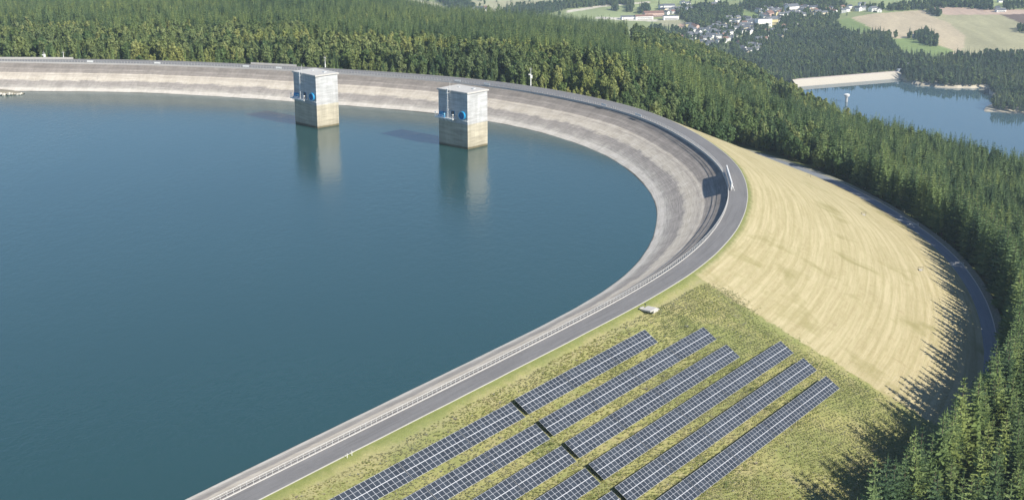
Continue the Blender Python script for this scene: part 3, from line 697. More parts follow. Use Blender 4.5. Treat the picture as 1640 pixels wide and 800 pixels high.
    disc = MB(); disc.quad([(ox + math.cos(2 * math.pi * i / n) * (R_ - .37), y0 - .14, oz + math.sin(2 * math.pi * i / n) * (R_ - .37)) for i in range(n)])
    disc.bar((ox - R_ + .5, y0 - .3, oz), (ox + R_ - .5, y0 - .3, oz), .09); disc.bar((ox, y0 - .3, oz - R_ + .5), (ox, y0 - .3, oz + R_ - .5), .09)
    disc.build("valve_disc", M['blue'], rg)
    led = MB(); led.box((LF / 2 - 1.6, y0 - .2, pz - .25), (3.6, .4, .16)); led.build("ledge", M['white'], root)
    an = MB(); ax_ = -LF / 2 + LF * .44
    an.bar((ax_, y0 - .62, H - 2.4), (ax_, y0 - .62, H + 4.2), .07); an.bar((ax_ - .35, y0 - .62, H + 4.2), (ax_ + .35, y0 - .62, H + 4.2), .05)
    an.build("antenna", M['white'], root)
    return root
intake_tower((-19.7, 600.4), 132.5, "square concrete intake tower nearer the camera, in open water right of the other tower")
intake_tower((-93.1, 646.9), 136.5, "square concrete intake tower standing farther off, left of the other one, before the far slope")

# ------------------------------------------------------------------ solar field
AD = np.array([math.sin(math.radians(36.2)), math.cos(math.radians(36.2))]); VD = np.array([AD[1], -AD[0]])
O0 = OUT[np.hypot(OUT[:, 0] + 48, OUT[:, 1] - 237).argmin()]; O0 = O0 - AD * ((O0 - np.array([-47.9, 237.0])) @ AD)
SL = 35.0 / 77.5
BETA = math.atan(SL)
def mat_glass():
    m = NT("solar_glass"); pos = m.pos(); oi = m.n('ShaderNodeObjectInfo').outputs['Random']
    n = m.noise(pos, .35, 3, .6)
    c = m.ramp(m.math('ADD', m.math('MULTIPLY', oi, .6), m.math('MULTIPLY', n, .4)), [(.1, (.028, .034, .046)), (.5, (.038, .046, .060)), (.9, (.050, .060, .078))])
    return m.done(c, .30, .28)
M['glass'] = mat_glass(); M['frame'] = plain("silver_frame", (.62, .63, .66), .35, .5, .2, .04)
MW, ML = 1.48, 2.38
TILT = math.radians(32.7)
def module_mesh():
    b = MB(); f = .042; t = .035
    # frame: four bars, raised, plus the light strip between the half cells
    b.box((0, -ML / 2 + f / 2, 0), (MW - .004, f, t), 0, 1); b.box((0, ML / 2 - f / 2, 0), (MW - .004, f, t), 0, 1)
    b.box((-MW / 2 + f / 2 + .002, 0, 0), (f, ML - 2 * f, t), 0, 1); b.box((MW / 2 - f / 2 - .002, 0, 0), (f, ML - 2 * f, t), 0, 1)
    b.box((0, ML / 4 - f / 4, -.006), (MW - 2 * f, ML / 2 - f - .03, .016), 0, 0)
    b.box((0, -ML / 4 + f / 4, -.006), (MW - 2 * f, ML / 2 - f - .03, .016), 0, 0)
    b.box((0, 0, -.008), (MW - 2 * f, .055, .012), 0, 1)
    return b.mesh("solar_module", [M['glass'], M['frame']])
MOD = module_mesh()
def beam_mesh(L):
    b = MB()
    for y in (-1.8, -.6, .6, 1.8): b.box((0, y, -.10), (L, .07, .10))
    b.box((0, 0, -.02), (L, .10, .05), 0, 1)
    return b.mesh("support_rail", [M['steel'], M['frame']])
def leg_mesh():
    b = MB(); b.box((0, 0, -.5), (.09, .09, 1.0)); return b.mesh("leg", M['steel'])
LEG = leg_mesh(); BEAMS = {}
rowv = [7.7, 14.9, 22.2, 29.1, 36.3, 43.5]
ROWS = [[129.6, 110.2, 91.0, 71.8, None, 70.4, 51.1, 31.2, 12.0, -7.0],
        [148.2, 129.2, 110.0, 90.7, 71.2, None, 69.9, 50.5, 31.0, 11.6],
        [147.8, 129.0, 109.8, 90.4, 70.9, None, 69.5, 50.2, 31.0],
        [166.4, 147.4, 128.4, 109.0, 89.5, 70.2, None, 68.6, 49.4, 30.0],
        [166.0, 146.8, 127.6, 108.2, 88.8, 69.6, None, 68.2, 48.9],
        [165.0, 145.8, 126.6, 107.8, 88.5, 69.4, None, 68.0]]
ORD = ["first", "second", "third", "fourth", "fifth", "sixth", "seventh", "eighth", "ninth"]
ROWN = ["the top row beside the crest road", "the second row below the crest road", "the third row below the crest road",
        "the third row from the bottom", "the second row from the bottom", "the bottom row above the shaded grass"]
def solar_table(ua, ub, v, label, jog):
    L = abs(ua - ub); n = max(2, int(round((L - .12) / MW))); pitch = (L - .14) / n
    uc = (ua + ub) / 2 - .7; wv = 2 * ML * math.cos(TILT) + .05; vc = v + wv / 2 + jog
    p = O0 + AD * uc + VD * vc; dsurf = vc + .0
    zs = -.12 + (TOE_Z + .47) * (dsurf / 77.8)
    X = Vector((AD[0], AD[1], 0)); Y = Vector((-VD[0] * math.cos(TILT), -VD[1] * math.cos(TILT), math.sin(TILT))); Z = X.cross(Y)
    R = Matrix((X, Y, Z)).transposed().to_4x4()
    root = empty("solar_table"); ctr = Vector((p[0], p[1], zs + 1.22)); root.matrix_world = Matrix.Translation(ctr - Z * .95) @ R
    tag(root, label, "solar panels", "solar tables in six rows on the grass slope")
    h = .95
    for k in range(n):
        for s in (-1, 1):
            o = obj("solar_module", MOD, root); o.location = (-L / 2 + .07 + pitch * (k + .5), s * (ML / 2 + .03), h); o.scale = (pitch / MW, 1, 1)
    key = round(L, 1)
    if key not in BEAMS: BEAMS[key] = beam_mesh(L - .15)
    o = obj("support_rail", BEAMS[key], root); o.location = (0, 0, h)
    for x in np.linspace(-L / 2 + 1.2, L / 2 - 1.2, 5):
        for y, ln in ((-1.5, 1.1), (1.5, 1.75)):
            o = obj("leg", LEG, root); o.location = (x, y, h - .08); o.rotation_euler = (-TILT, 0, 0); o.scale = (1, 1, ln)
for ri, (v, us) in enumerate(zip(rowv, ROWS)):
    k = 0; sect = 0
    for a_, b_ in zip(us[:-1], us[1:]):
        if a_ is None: sect = 1; continue
        if b_ is None: continue
        solar_table(a_ - .0, b_ + .14, v, "%s solar table from the right end of %s" % (ORD[k], ROWN[ri]), .0 if sect == 0 else .22); k += 1

# ------------------------------------------------------------------ small things on the dam
def on_slope(u, v):
    p = O0 + AD * u + VD * v; return np.r_[p, -.12 + (TOE_Z + .47) * v / 77.8]
def sign_board(px, py, label, L=3.2):
    p = at_z(px, py, 0.4); d, s = sd_out(p[None]); q = ring_at(s[0]); c = q[:2] + q[2:4] * -.5
    root = empty("sign_board", (c[0], c[1], KH), math.atan2(q[3], q[2]) + math.pi / 2); tag(root, label, "sign", "white boards fixed along the crest railing")
    b = MB(); b.box((0, 0, .75), (L, .06, .95)); b.build("panel", M['white'], root)
    f = MB()
    for x in (-L / 2 + .2, L / 2 - .2): f.bar((x, -.06, 0), (x, -.06, 1.3), .05)
    f.build("post", M['steel'], root)
for px, py, lb in [(148, 99, "white board leftmost on the far railing, near the frame's left side"), (254, 101, "white board on the far railing, second from the left"),
                   (394, 107, "white board on the far railing, left one of the pair left of the farther tower"), (446, 110, "white board on the far railing, just left of the farther tower"),
                   (735, 130, "white board on the far railing above the roof of the nearer tower"), (782, 135, "white board on the railing just right of the nearer tower"),
                   (975, 168, "white board on the railing where the far crest begins to curve"), (1026, 185, "long white board on the railing right of the small one at the bend")]:
    sign_board(px, py, lb, 5.5 if px in (1026,) else 3.6)

def billboard():
    a = np.array([80.6, 503.0]); b = np.array([78.4, 476.0]); c = (a + b) / 2; d, s = sd_out(c[None]); L = 27.0
    rz = math.atan2((a - b)[1], (a - b)[0])
    root = empty("billboard", (c[0] , c[1], .0), rz); tag(root, "long tall board with white frame on the crest, its shadow falling on the dark lining", "sign")
    m = MB(); m.box((0, 0, 1.75), (L, .12, 2.3)); m.build("panel", M['steel'], root)
    f = MB(); f.box((0, 0, 2.98), (L + .3, .42, .16)); f.box((0, 0, .52), (L + .3, .2, .12))
    for x in (-L / 2, L / 2): f.box((x, 0, 1.75), (.2, .3, 2.5))
    f.build("frame", M['white'], root)
    for x in np.linspace(-L / 2, L / 2, 7):
        g = MB(); g.bar((x, 0, 0), (x, 0, 2.9), .09); g.bar((x, -1.1, 0.0), (x, 0, 2.2), .06); g.build("support_post", M['white'], root)
billboard()

def mast(px, py, H, label, kit=True):
    p = at_z(px, py, 0.0)
    root = empty("mast", (p[0], p[1], -.05)); tag(root, label, "mast")
    b = MB(); b.bar((0, 0, 0), (0, 0, H * .45), .32, 0, 8, .22); b.bar((0, 0, H * .45), (0, 0, H), .16, 0, 8, .09); b.build("pole", M['white'], root)
    if kit:
        k = MB(); k.box((.3, 0, H * .55), (1.1, .6, 1.5)); k.box((-.5, 0, H * .68), (1.2, .5, .5)); k.build("instrument_box", M['white'], root)
    t = MB(); t.bar((-.8, 0, H), (.8, 0, H), .07); t.bar((0, 0, H), (0, 0, H + 1.2), .05); t.build("crossarm", M['white'], root)
mast(850, 137, 8.4, "white instrument mast on the far crest between tower and bend, against pale birches")
mast(521, 108, 5.5, "slim white mast on the far crest behind the farther tower", False)
mast(102, 94, 3.6, "short white pole on the crest at the far left, right one of two", False)
mast(71, 94, 3.2, "short pole with sign on the crest at the far left, left one of two")

def parapet(pxa, pxb, ya, label):
    A = at_z(pxa, ya, 0.3); Bp = at_z(pxb, ya, .3); s0, s1 = sd_out(np.array([A, Bp]))[1]
    s0, s1 = min(s0, s1), max(s0, s1); ss = np.linspace(s0, s1, 30); Q = np.array([ring_at(s) for s in ss]); P = Q[:, :2] + Q[:, 2:4] * (Q[:, 4:5] + .5)
    V, F = path_strip(np.c_[P, np.full(len(P), .3)], .4, 1.2)
    tag(obj("parapet_wall", np_mesh("parapet_wall", V, F, [M['kerb']])), label, "wall")
parapet(-60, 114, 95, "low pale parapet wall behind the crest road at the far left")
parapet(398, 482, 103, "low pale parapet wall behind the crest road left of the farther tower")

def slab_stair():
    p = at_z(1033, 492, -.3); root = empty("concrete_platform", (p[0], p[1], -.6), math.atan2(AD[1], AD[0])); tag(root, "white concrete platform with a small post beside the crest road, above the solar field", "platform")
    b = MB(); b.box((0, -1.3, .12), (3.4, 2.8, .4)); b.box((.9, -2.4, -.30), (2.4, 1.0, .7)); b.box((-1.0, .5, .40), (1.8, .5, .25)); b.build("slab", M['kerb'], root)
    for i in range(4):
        s = MB(); s.box((2.4 + i * .35, -1.6, -.1 - i * .2), (.36, 1.6, .2)); s.build("step", M['kerb'], root)
    t = MB(); t.bar((-.6, -.4, .4), (-.6, -.4, 1.5), .07); t.box((-.6, -.4, 1.5), (.3, .3, .3)); t.build("post", M['dark_steel'], root)
slab_stair()
for px, py, lb in [(556, 731, "small white marker post at the road edge, left one of the near pair"), (563.5, 727, "small white marker post at the road edge, right one of the near pair")]:
    p = at_z(px, py, 0); root = empty("marker_post", (p[0], p[1], -.2)); tag(root, lb, "post", "white marker posts at the road edge")
    b = MB(); b.bar((0, 0, 0), (0, 0, 1.0), .07, 0, 8, .06); b.build("stake", M['white'], root)
    b = MB(); b.bar((0, 0, 1.0), (0, 0, 1.12), .08, 0, 8, .04); b.build("cap", M['kerb'], root)
def slope_hit(px, py):
    d = ray(px, py); t = 100.0
    while t < 900:
        p = d * t; sd = sd_out(p[None, :2])[0][0]
        if sd > 0 and CAM_Z + p[2] <= -.12 + (TOE_Z + .47) * min(sd, 80) / 80: break
        t += 1.0
    return p[0], p[1], CAM_Z + p[2]
for px, py, lb in [(1295, 285, "small dark gauge frame on the mown slope, topmost of three, by the service road"), (1383, 345, "small dark gauge frame in the middle of the mown slope, second of three"),
                   (1474, 433, "small dark gauge frame on the mown slope, lowest of three, near the tree shadows")]:
    x, y, z = slope_hit(px, py); root = empty("gauge_frame", (x, y, z)); tag(root, lb, "gauge", "measuring points on the mown slope")
    b = MB(); b.box((0, 0, .25), (1.1, 1.1, .5)); b.build("shaft_cover", M['kerb_low'], root)
    b = MB(); b.bar((-.9, 0, 0), (-.9, 0, 1.4), .07); b.bar((.9, 0, 0), (.9, 0, 1.4), .07); b.bar((-.9, 0, 1.3), (.9, 0, 1.3), .07); b.build("bar_frame", M['dark_steel'], root)
for px, py, lb in [(1466, 365, "thin pale gate across the service road, upper of the two"), (1522, 428, "thin pale barrier bar across the service road in shade")]:
    p = at_z(px, py, TOE_Z); sd, s = sd_out(p[None]); q = ring_at(s[0]); c = q[:2] + q[2:4] * (q[4] + toe_in(s[0]) + 3.0)
    root = empty("road_barrier", (c[0], c[1], TOE_Z + .1), math.atan2(q[3], q[2])); tag(root, lb, "barrier", "barriers on the service road")
    b = MB(); b.bar((-2.4, 0, 0), (-2.4, 0, 1.2), .08); b.bar((2.6, 0, 0), (2.6, 0, 1.2), .08); b.build("post", M['steel'], root)
    b = MB(); b.bar((-2.4, 0, 1.05), (2.6, 0, 1.05), .07); b.bar((-2.4, 0, .6), (2.6, 0, .6), .05); b.build("bar", M['white'], root)

# ------------------------------------------------------------------ stone spit at the far left shore
def spit():
    tip = at_z(38, 150.5, WATER_Z); d = np.array([-1.0, .10]); d /= np.linalg.norm(d); nrm = np.array([d[1], -d[0]])
    if nrm[1] < 0: nrm = -nrm
    V = []; F = []; n = 24
    for i in range(n):
        t = i / (n - 1) * 90; w = 3 + 7 * min(1, t / 25); h = min(1, t / 6) * (1.2 + t * .022) + .2
        c = tip + d * t
        for k, (o, z) in enumerate(((-w, -1.5), (-w * .45, h), (w * .45, h * 1.1), (w, -1.5))):
            V.append((*(c + nrm * o), WATER_Z + z + (random.random() - .5) * .3))
    for i in range(n - 1):
        for k in range(3): F.append((i * 4 + k, i * 4 + k + 1, i * 4 + k + 5, i * 4 + k + 4))
    me = np_mesh("stone_spit", V, [np.array(F)], [mat_concrete("spit_earth", (.24, .22, .17))]); o = tag(obj("stone_spit", me), "low dark spit edged with pale boulders reaching into the reservoir at far left", "spit")
    bm = bmesh.new()
    for i in range(150):
        t = random.random() * 86; c = tip + d * t - nrm * (3 + 7 * min(1, t / 25)) * (.75 + .3 * random.random()); r = .5 + random.random() * .8
        g = bmesh.ops.create_icosphere(bm, subdivisions=1, radius=r, matrix=Matrix.Translation((c[0], c[1], WATER_Z + .3 + random.random() * .5)) @ Matrix.Diagonal((1, 1, .7, 1)))
        for v in g['verts']: v.co += Vector((random.random() - .5, random.random() - .5, random.random() - .5)) * r * .4
    mb = bpy.data.meshes.new("boulder_edge"); bm.to_mesh(mb); bm.free(); mb.materials.append(mat_concrete("boulders", (.56, .53, .46)))
    tag(obj("boulder_edge", mb, o), None, None, None, 'stuff')
spit()

# ------------------------------------------------------------------ lower lake: its dam and the valve tower
def lower_dam():
    A = at_z(1268, 127.5, LAKE_Z + 9.5); B = at_z(1445, 113.5, LAKE_Z + 9.5); d = B - A; L = np.linalg.norm(d); d /= L; nrm = np.array([d[1], -d[0]])
    root = empty("lake_dam", (A[0], A[1], LAKE_Z)); tag(root, "pale straight dam closing the distant lake, wooded slopes behind it", "dam")
    def strip(name, prof, mat):
        V = []; n = 12
        for i in range(n + 1):
            p = d * L * i / n
            for o, z in prof: V.append((*(p + nrm * o), z))
        m_ = len(prof); F = [(i * m_ + k, i * m_ + k + 1, (i + 1) * m_ + k + 1, (i + 1) * m_ + k) for i in range(n) for k in range(m_ - 1)]
        me = np_mesh(name, V, [np.array(F)], [mat]); obj(name, me, root)
    strip("water_side_slope", [(26, -3), (16, 1.5), (2.5, 9.2)], mat_concrete("dam_stone", (.50, .46, .39)))
    strip("crest_walkway", [(2.5, 9.2), (2.4, 9.6), (2.1, 9.6), (2.1, 9.3), (-2.5, 9.3), (-2.5, 9.7), (-2.8, 9.7), (-2.8, 9.0)], mat_concrete("walkway", (.46, .40, .38)))
    strip("air_side_slope", [(-2.8, 9.0), (-30, -6)], mat_concrete("dam_grass", (.16, .2, .08)))
    h = MB(); e = d * (L - 6); h.box((e[0], e[1], 11.2), (9, 6, 4.2), math.atan2(d[1], d[0])); h.build("gate_house", mat_concrete("gate_house", (.50, .55, .60)), root)
lower_dam()
def valve_tower():
    p = at_z(1355.5, 163, LAKE_Z); root = empty("valve_tower", (p[0], p[1], LAKE_Z - 2)); tag(root, "small round mushroom shaped valve tower standing in the distant lake", "tower")
    b = MB(); b.bar((0, 0, 0), (0, 0, 11), 2.4, 0, 12, 2.0); b.build("shaft", mat_concrete("shaft", (.42, .42, .42)), root)
    b = MB(); b.bar((0, 0, 11), (0, 0, 14), 4.4, 0, 14); b.build("cabin", mat_concrete("cabin", (.60, .58, .56)), root)
    b = MB(); b.bar((0, 0, 14), (0, 0, 15.2), 5.2, 0, 14, 2.0); b.build("roof", M['white'], root)
valve_tower()

# ------------------------------------------------------------------ village
WALLS = [("white", (.88, .87, .84)), ("cream", (.66, .58, .43)), ("pale yellow", (.64, .56, .30)), ("pinkish", (.60, .42, .36)), ("light grey", (.55, .56, .57))]
ROOFS = [("dark grey", (.08, .09, .11)), ("red brown", (.22, .13, .10)), ("slate grey", (.13, .14, .16))]
MW_ = [plain("wall_" + n.replace(" ", "_"), c, .8, .2, 0, .05) for n, c in WALLS]; MR_ = [plain("roof_" + n.replace(" ", "_"), c, .7, .3, 0, .1) for n, c in ROOFS]
MWIN = plain("window_glass", (.06, .07, .09), .25, .5)
HM = {}
def house_meshes(wi, ri, L, W, H, P):
    key = (wi, ri, L, W, H, P)
    if key in HM: return HM[key]
    w = MB(); l, h = L / 2, W / 2
    for q in (((-l, -h, 0), (l, -h, 0), (l, -h, H), (-l, -h, H)), ((l, h, 0), (-l, h, 0), (-l, h, H), (l, h, H))): w.quad(q)
    for s in (-1, 1):
        w.quad([(s * l, -s * h, 0), (s * l, s * h, 0), (s * l, s * h, H), (s * l, 0, H + P), (s * l, -s * h, H)] if P else [(s * l, -s * h, 0), (s * l, s * h, 0), (s * l, s * h, H), (s * l, -s * h, H)])
    wm = w.mesh("wall", MW_[wi])
    r = MB(); e = .5
    if P:
        for s in (-1, 1):
            r.quad([(-l - e, s * (h + e), H - e * P / h), (l + e, s * (h + e), H - e * P / h), (l + e, 0, H + P + .15), (-l - e, 0, H + P + .15)][::-s])
            r.quad([(-l - e, s * (h + e), H - e * P / h - .25), (l + e, s * (h + e), H - e * P / h - .25), (l + e, 0, H + P - .1), (-l - e, 0, H + P - .1)][::s])
            r.quad([(-l - e, s * (h + e), H - e * P / h - .25), (-l - e, s * (h + e), H - e * P / h), (l + e, s * (h + e), H - e * P / h), (l + e, s * (h + e), H - e * P / h - .25)])
    else: r.box((0, 0, H + .2), (L + .6, W + .6, .4))
    rm = r.mesh("roof", MR_[ri])
    g = MB(); nf = min(2, max(1, int(H // 2.9))) if L < 24 else min(3, max(1, int(H // 3.6))); nx = min(4, max(2, int(L // 3.2))); big_ = L > 17
    for f in range(nf):
        for i in range(1 if big_ else nx):
            for s in (-1, 1): g.box((0, s * (h + .03), 1.6 + f * 2.9), (L * .85, .06, 1.3)) if big_ else g.box((-l + (i + .5) * L / nx, s * (h + .03), 1.6 + f * 2.9), (1.1, .06, 1.3))
        for i in range(1 if L > 13 else max(1, int(W // 3.5))):
            for s in (-1, 1): g.box((s * (l + .03), -h + (i + .5) * W / (1 if L > 13 else max(1, int(W // 3.5))), 1.6 + f * 2.9), (.06, 1.0, 1.3))
    gm = g.mesh("windows", MWIN)
    c = MB(); c.box((l * .4, h * .2, H + (P or 1)), (.7, .7, 1.6)); cm = c.mesh("chimney", MR_[1])
    HM[key] = (wm, rm, gm, cm); return HM[key]
HOUSE_XY = []
def house(px, py, wi, ri, L, W, H, P, rz, label, group=None, cat="house"):
    p = hit(px, py); HOUSE_XY.append((p[0], p[1], L))
    root = empty("village_house" if cat == "house" else "large_building", (p[0], p[1], p[2] - .8), rz); tag(root, label, cat, group)
    wm, rm, gm, cm = house_meshes(wi, ri, L, W, H + .8, P); wl = obj("wall", wm, root); rf = obj("roof", rm, root)
    if P: obj("chimney", cm, rf)
    obj("window_row", gm, root)
# the ones that stand out
R_ = math.radians
for a in [(1222, 43, 0, 2, 34, 16, 17, 0, R_(20), "tall white flat-roofed block, largest building at the centre of the village", "apartment block"),
          (1235, 41, 2, 2, 26, 14, 14, 5, R_(20), "long yellowish building attached right of the tall white village block", "apartment block"),
          (1231, 29, 3, 1, 30, 14, 11, 5, R_(60), "pink building with reddish roof uphill behind the tall white block", "building"),
          (1046, 27, 3, 1, 46, 18, 9, 4, R_(15), "long pinkish hall with reddish roof at the left edge of the settlement", "hall"),
          (1031, 31, 0, 1, 40, 14, 7, 3, R_(10), "long low white shed with red roof parts left of the pinkish hall", "hall"),
          (1074, 32, 0, 0, 34, 15, 9, 0, R_(5), "long white flat-roofed hall right of the pinkish hall", "hall"),
          (1071, 17, 0, 2, 26, 14, 12, 3, R_(5), "white building on the meadow uphill of the white hall", "building"),
          (1016, 31, 0, 2, 60, 16, 6, 2, R_(8), "long pale shed row behind the forest edge, leftmost of the halls", "hall"),
          (1268, 20, 0, 2, 30, 16, 14, 5, R_(30), "big white building with grey roof on the upper right of the village", "building"),
          (1305, 23, 2, 1, 26, 14, 9, 4, R_(70), "wide yellow house at the village's right end before the wood", "house"),
          (766, 19, 0, 0, 26, 14, 8, 4, R_(40), "white building group's left block peeking over the forest at top left", "building"),
          (1398, 18, 0, 2, 18, 12, 7, 4, R_(30), "white farmhouse above the green field right of the village", "house"),
          (1408, 20, 0, 2, 14, 10, 6, 3, R_(80), "small white farm building right of the farmhouse above the field", "house"),
          (1602, 19, 0, 2, 22, 10, 5, 3, R_(10), "white long farm building by the trees above the pinkish field", "house"),
          (1597, 16, 0, 0, 10, 8, 5, 3, R_(10), "small white shed left of the long farm building above the field", "house"),
          (1602, 4, 0, 0, 12, 9, 5, 3, R_(10), "white house in the topmost right green field", "house"),
          (1453, 108, 0, 2, 8, 6, 5, 2.5, R_(10), "tiny white hut among trees at the lake dam's right end", "hut")]:
    house(*a[:9], a[9], None, a[10])
def scatter(poly, n, zone, seed, mind=2.9):
    r = random.Random(seed); xs = [p[0] for p in poly]; ys = [p[1] for p in poly]; pts = []
    tries = 0
    while len(pts) < n and tries < 6000:
        tries += 1
        x, y = r.uniform(min(xs), max(xs)), r.uniform(min(ys), max(ys))
        if not inside(poly, np.array([x]), np.array([y]))[0]: continue
        if any(abs(x - a) < mind * 1.25 and abs(y - b) < mind * .62 for a, b in pts): continue
        pts.append((x, y))
    for x, y in pts:
        wi = r.choices(range(5), (14, 3, 1, 1, 1.5))[0]; ri = r.choices(range(3), (4, 1.2, 4))[0]
        L, W, H, P = r.choice([(12, 8, 6.5, 2.8), (14, 8, 7.5, 2.8), (11, 8, 7, 2.8), (16, 9, 8, 3)])
        house(x, y, wi, ri, L, W, H, P, r.choice([.2, .35, .5, .65, .8, .1, 1.9, 2.2]),
              "%s house, %s roof, %s" % (WALLS[wi][0], ROOFS[ri][0], zone[0]), "%s houses with %s roofs %s" % (WALLS[wi][0], ROOFS[ri][0], zone[0]))
scatter([(1126, 48), (1150, 40), (1164, 42), (1176, 62), (1160, 72), (1134, 78), (1124, 66)], 36, ["in the left village cluster"], 1)
scatter([(1092, 44), (1112, 42), (1124, 52), (1122, 60), (1096, 58)], 11, ["at the meadow left of the village"], 2)
scatter([(1165, 32), (1200, 32), (1218, 46), (1210, 56), (1180, 54), (1166, 48)], 34, ["below the tall white village block"], 3)
scatter([(1212, 17), (1246, 14), (1260, 22), (1250, 38), (1240, 42), (1216, 26)], 24, ["around the pink village building"], 4)
scatter([(1258, 12), (1336, 14), (1340, 24), (1300, 28), (1262, 28)], 34, ["along the upper right village street"], 5)
scatter([(1180, 70), (1212, 74), (1226, 84), (1200, 90), (1182, 84)], 12, ["in the hamlet before the lake wood"], 6)
scatter([(1084, 6), (1150, 4), (1176, 12), (1110, 16)], 7, ["on the hillside above the village"], 11)
scatter([(1340, 12), (1396, 10), (1400, 18), (1344, 22)], 9, ["right of the village by the green field"], 12)
scatter([(1200, 60), (1262, 44), (1300, 40), (1290, 56), (1222, 72)], 9, ["scattered in the wood below the village"], 13)
scatter([(1076, 58), (1124, 62), (1130, 84), (1092, 72)], 9, ["at the forest edge left of the village"], 14)
scatter([(760, 17), (782, 17), (784, 22), (764, 22)], 7, ["peeking over the forest at top left"], 7)
scatter([(1056, 15), (1100, 12), (1108, 22), (1060, 24)], 9, ["uphill of the long white hall"], 8)

# ------------------------------------------------------------------ trees
def mat_leaf(name, stops, trans=.22, scale=.9):
    m = NT(name); oi = m.n('ShaderNodeObjectInfo').outputs['Random']; pos = m.n('ShaderNodeTexCoord').outputs['Object']
    n = m.noise(pos, scale, 3, .6)
    f = m.math('ADD', m.math('MULTIPLY', oi, .65), m.math('MULTIPLY', n, .45))
    c = m.ramp(f, stops)
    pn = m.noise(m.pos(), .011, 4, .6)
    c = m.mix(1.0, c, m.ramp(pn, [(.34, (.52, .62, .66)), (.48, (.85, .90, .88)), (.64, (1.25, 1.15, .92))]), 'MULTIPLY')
    m.done(c, .65, .25)
    tr = m.n('ShaderNodeBsdfTranslucent'); m.l(c, tr.inputs[0]); mx = m.n('ShaderNodeMixShader'); mx.inputs[0].default_value = trans
    m.l(m.b.outputs[0], mx.inputs[1]); m.l(tr.outputs[0], mx.inputs[2]); m.l(mx.outputs[0], m.t.nodes['Material Output'].inputs['Surface'])
    return m.mat
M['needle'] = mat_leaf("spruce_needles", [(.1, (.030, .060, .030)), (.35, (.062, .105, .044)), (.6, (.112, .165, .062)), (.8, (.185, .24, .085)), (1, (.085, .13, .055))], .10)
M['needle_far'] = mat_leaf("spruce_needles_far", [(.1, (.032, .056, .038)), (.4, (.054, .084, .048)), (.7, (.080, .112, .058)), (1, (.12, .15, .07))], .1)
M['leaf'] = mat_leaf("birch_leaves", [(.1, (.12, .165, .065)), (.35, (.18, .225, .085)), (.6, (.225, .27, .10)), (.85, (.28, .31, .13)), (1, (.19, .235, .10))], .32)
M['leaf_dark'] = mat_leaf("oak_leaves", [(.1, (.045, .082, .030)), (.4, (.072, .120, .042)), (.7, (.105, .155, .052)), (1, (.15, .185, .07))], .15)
M['bark'] = plain("bark", (.13, .10, .075), .9, .1, 0, .3, 4); M['birch_bark'] = plain("birch_bark", (.55, .53, .49), .8, .2, 0, .3, 4)

def spruce_crown(seed, K=22, NB=10, R=2.7, H=1.0, fine_=True):
    """unit height 20 m; whorls of drooping, jagged boughs"""
    r = np.random.default_rng(seed); V = []; F = []
    HT = 20.0; base = 1.6
    for k in range(K):
        t = (k + r.random() * .5) / K; z = base + (HT - base - .3) * t
        Rk = R * (1 - t) ** .72 * (0.88 + .24 * r.random()) + .12
        nb = max(4, int(NB * (1 - .55 * t)))
        a0 = r.random() * 6.28
        for b in range(nb):
            a = a0 + 2 * math.pi * b / nb + r.normal() * .18; L = Rk * (.60 + .55 * r.random())
            dx, dy = math.cos(a), math.sin(a); up = .20 - .55 * (1 - t) * (.5 + r.random() * .6)
            ns = 4 if fine_ else 2; n0 = len(V)
            for s in range(ns + 1):
                q = s / ns; rr = L * q; zz = z + rr * up * (1.0 - .35 * q) + (.25 * q * q * L * .4)
                w = (.62 * L * (math.sin(math.pi * min(1, q * .85 + .12)) ** .8) * (1 - q * .55) * (.75 + .5 * r.random())) * (.62 if fine_ else .8)
                sg = w * (.55 + .45 * r.random()); sg2 = w * (.55 + .45 * r.random())
                dz = -.22 * w - .06 + r.normal() * .10
                V.append((dx * rr, dy * rr, zz)); jl = L * .10 * (1 if fine_ else .3)
                V.append((dx * (rr + jl) - dy * sg, dy * (rr + jl) + dx * sg, zz + dz)); V.append((dx * (rr + jl) + dy * sg2, dy * (rr + jl) - dx * sg2, zz + dz))
            for s in range(ns):
                c0, c1 = n0 + 3 * s, n0 + 3 * (s + 1)
                F.append((c0, c1, c0 + 1)); F.append((c0, c0 + 2, c1))
                if fine_ and r.random() < .75: F.append((c1, c1 + 1, c0 + 1)); 
                elif not fine_: F.append((c1, c1 + 1, c0 + 1)); F.append((c1, c0 + 2, c1 + 2))
    # solid needle-coloured core, added inside the crown to block light through it
    m_ = 7; n0 = len(V); zs = [base + .8, base + (HT - base) * .3, base + (HT - base) * .6, HT - 4]; rs = [R * .30, R * .34, R * .17, .03]
    for z, q in zip(zs, rs):
        for i in range(m_):
            a = 6.2832 * i / m_; k_ = .8 + .4 * r.random(); V.append((math.cos(a) * q * k_, math.sin(a) * q * k_, z))
    for j in range(3):
        for i in range(m_):
            a_, b_ = n0 + j * m_ + i, n0 + j * m_ + (i + 1) % m_; F.append((a_, b_, b_ + m_)); F.append((a_, b_ + m_, a_ + m_))
    n0 = len(V); V += [(0, 0, HT), (.16, 0, HT - 1.5), (-.1, .14, HT - 1.5), (-.1, -.14, HT - 1.5)]; F += [(n0, n0 + 1, n0 + 2), (n0, n0 + 2, n0 + 3), (n0, n0 + 3, n0 + 1)]
    return np.array(V), np.array(F)

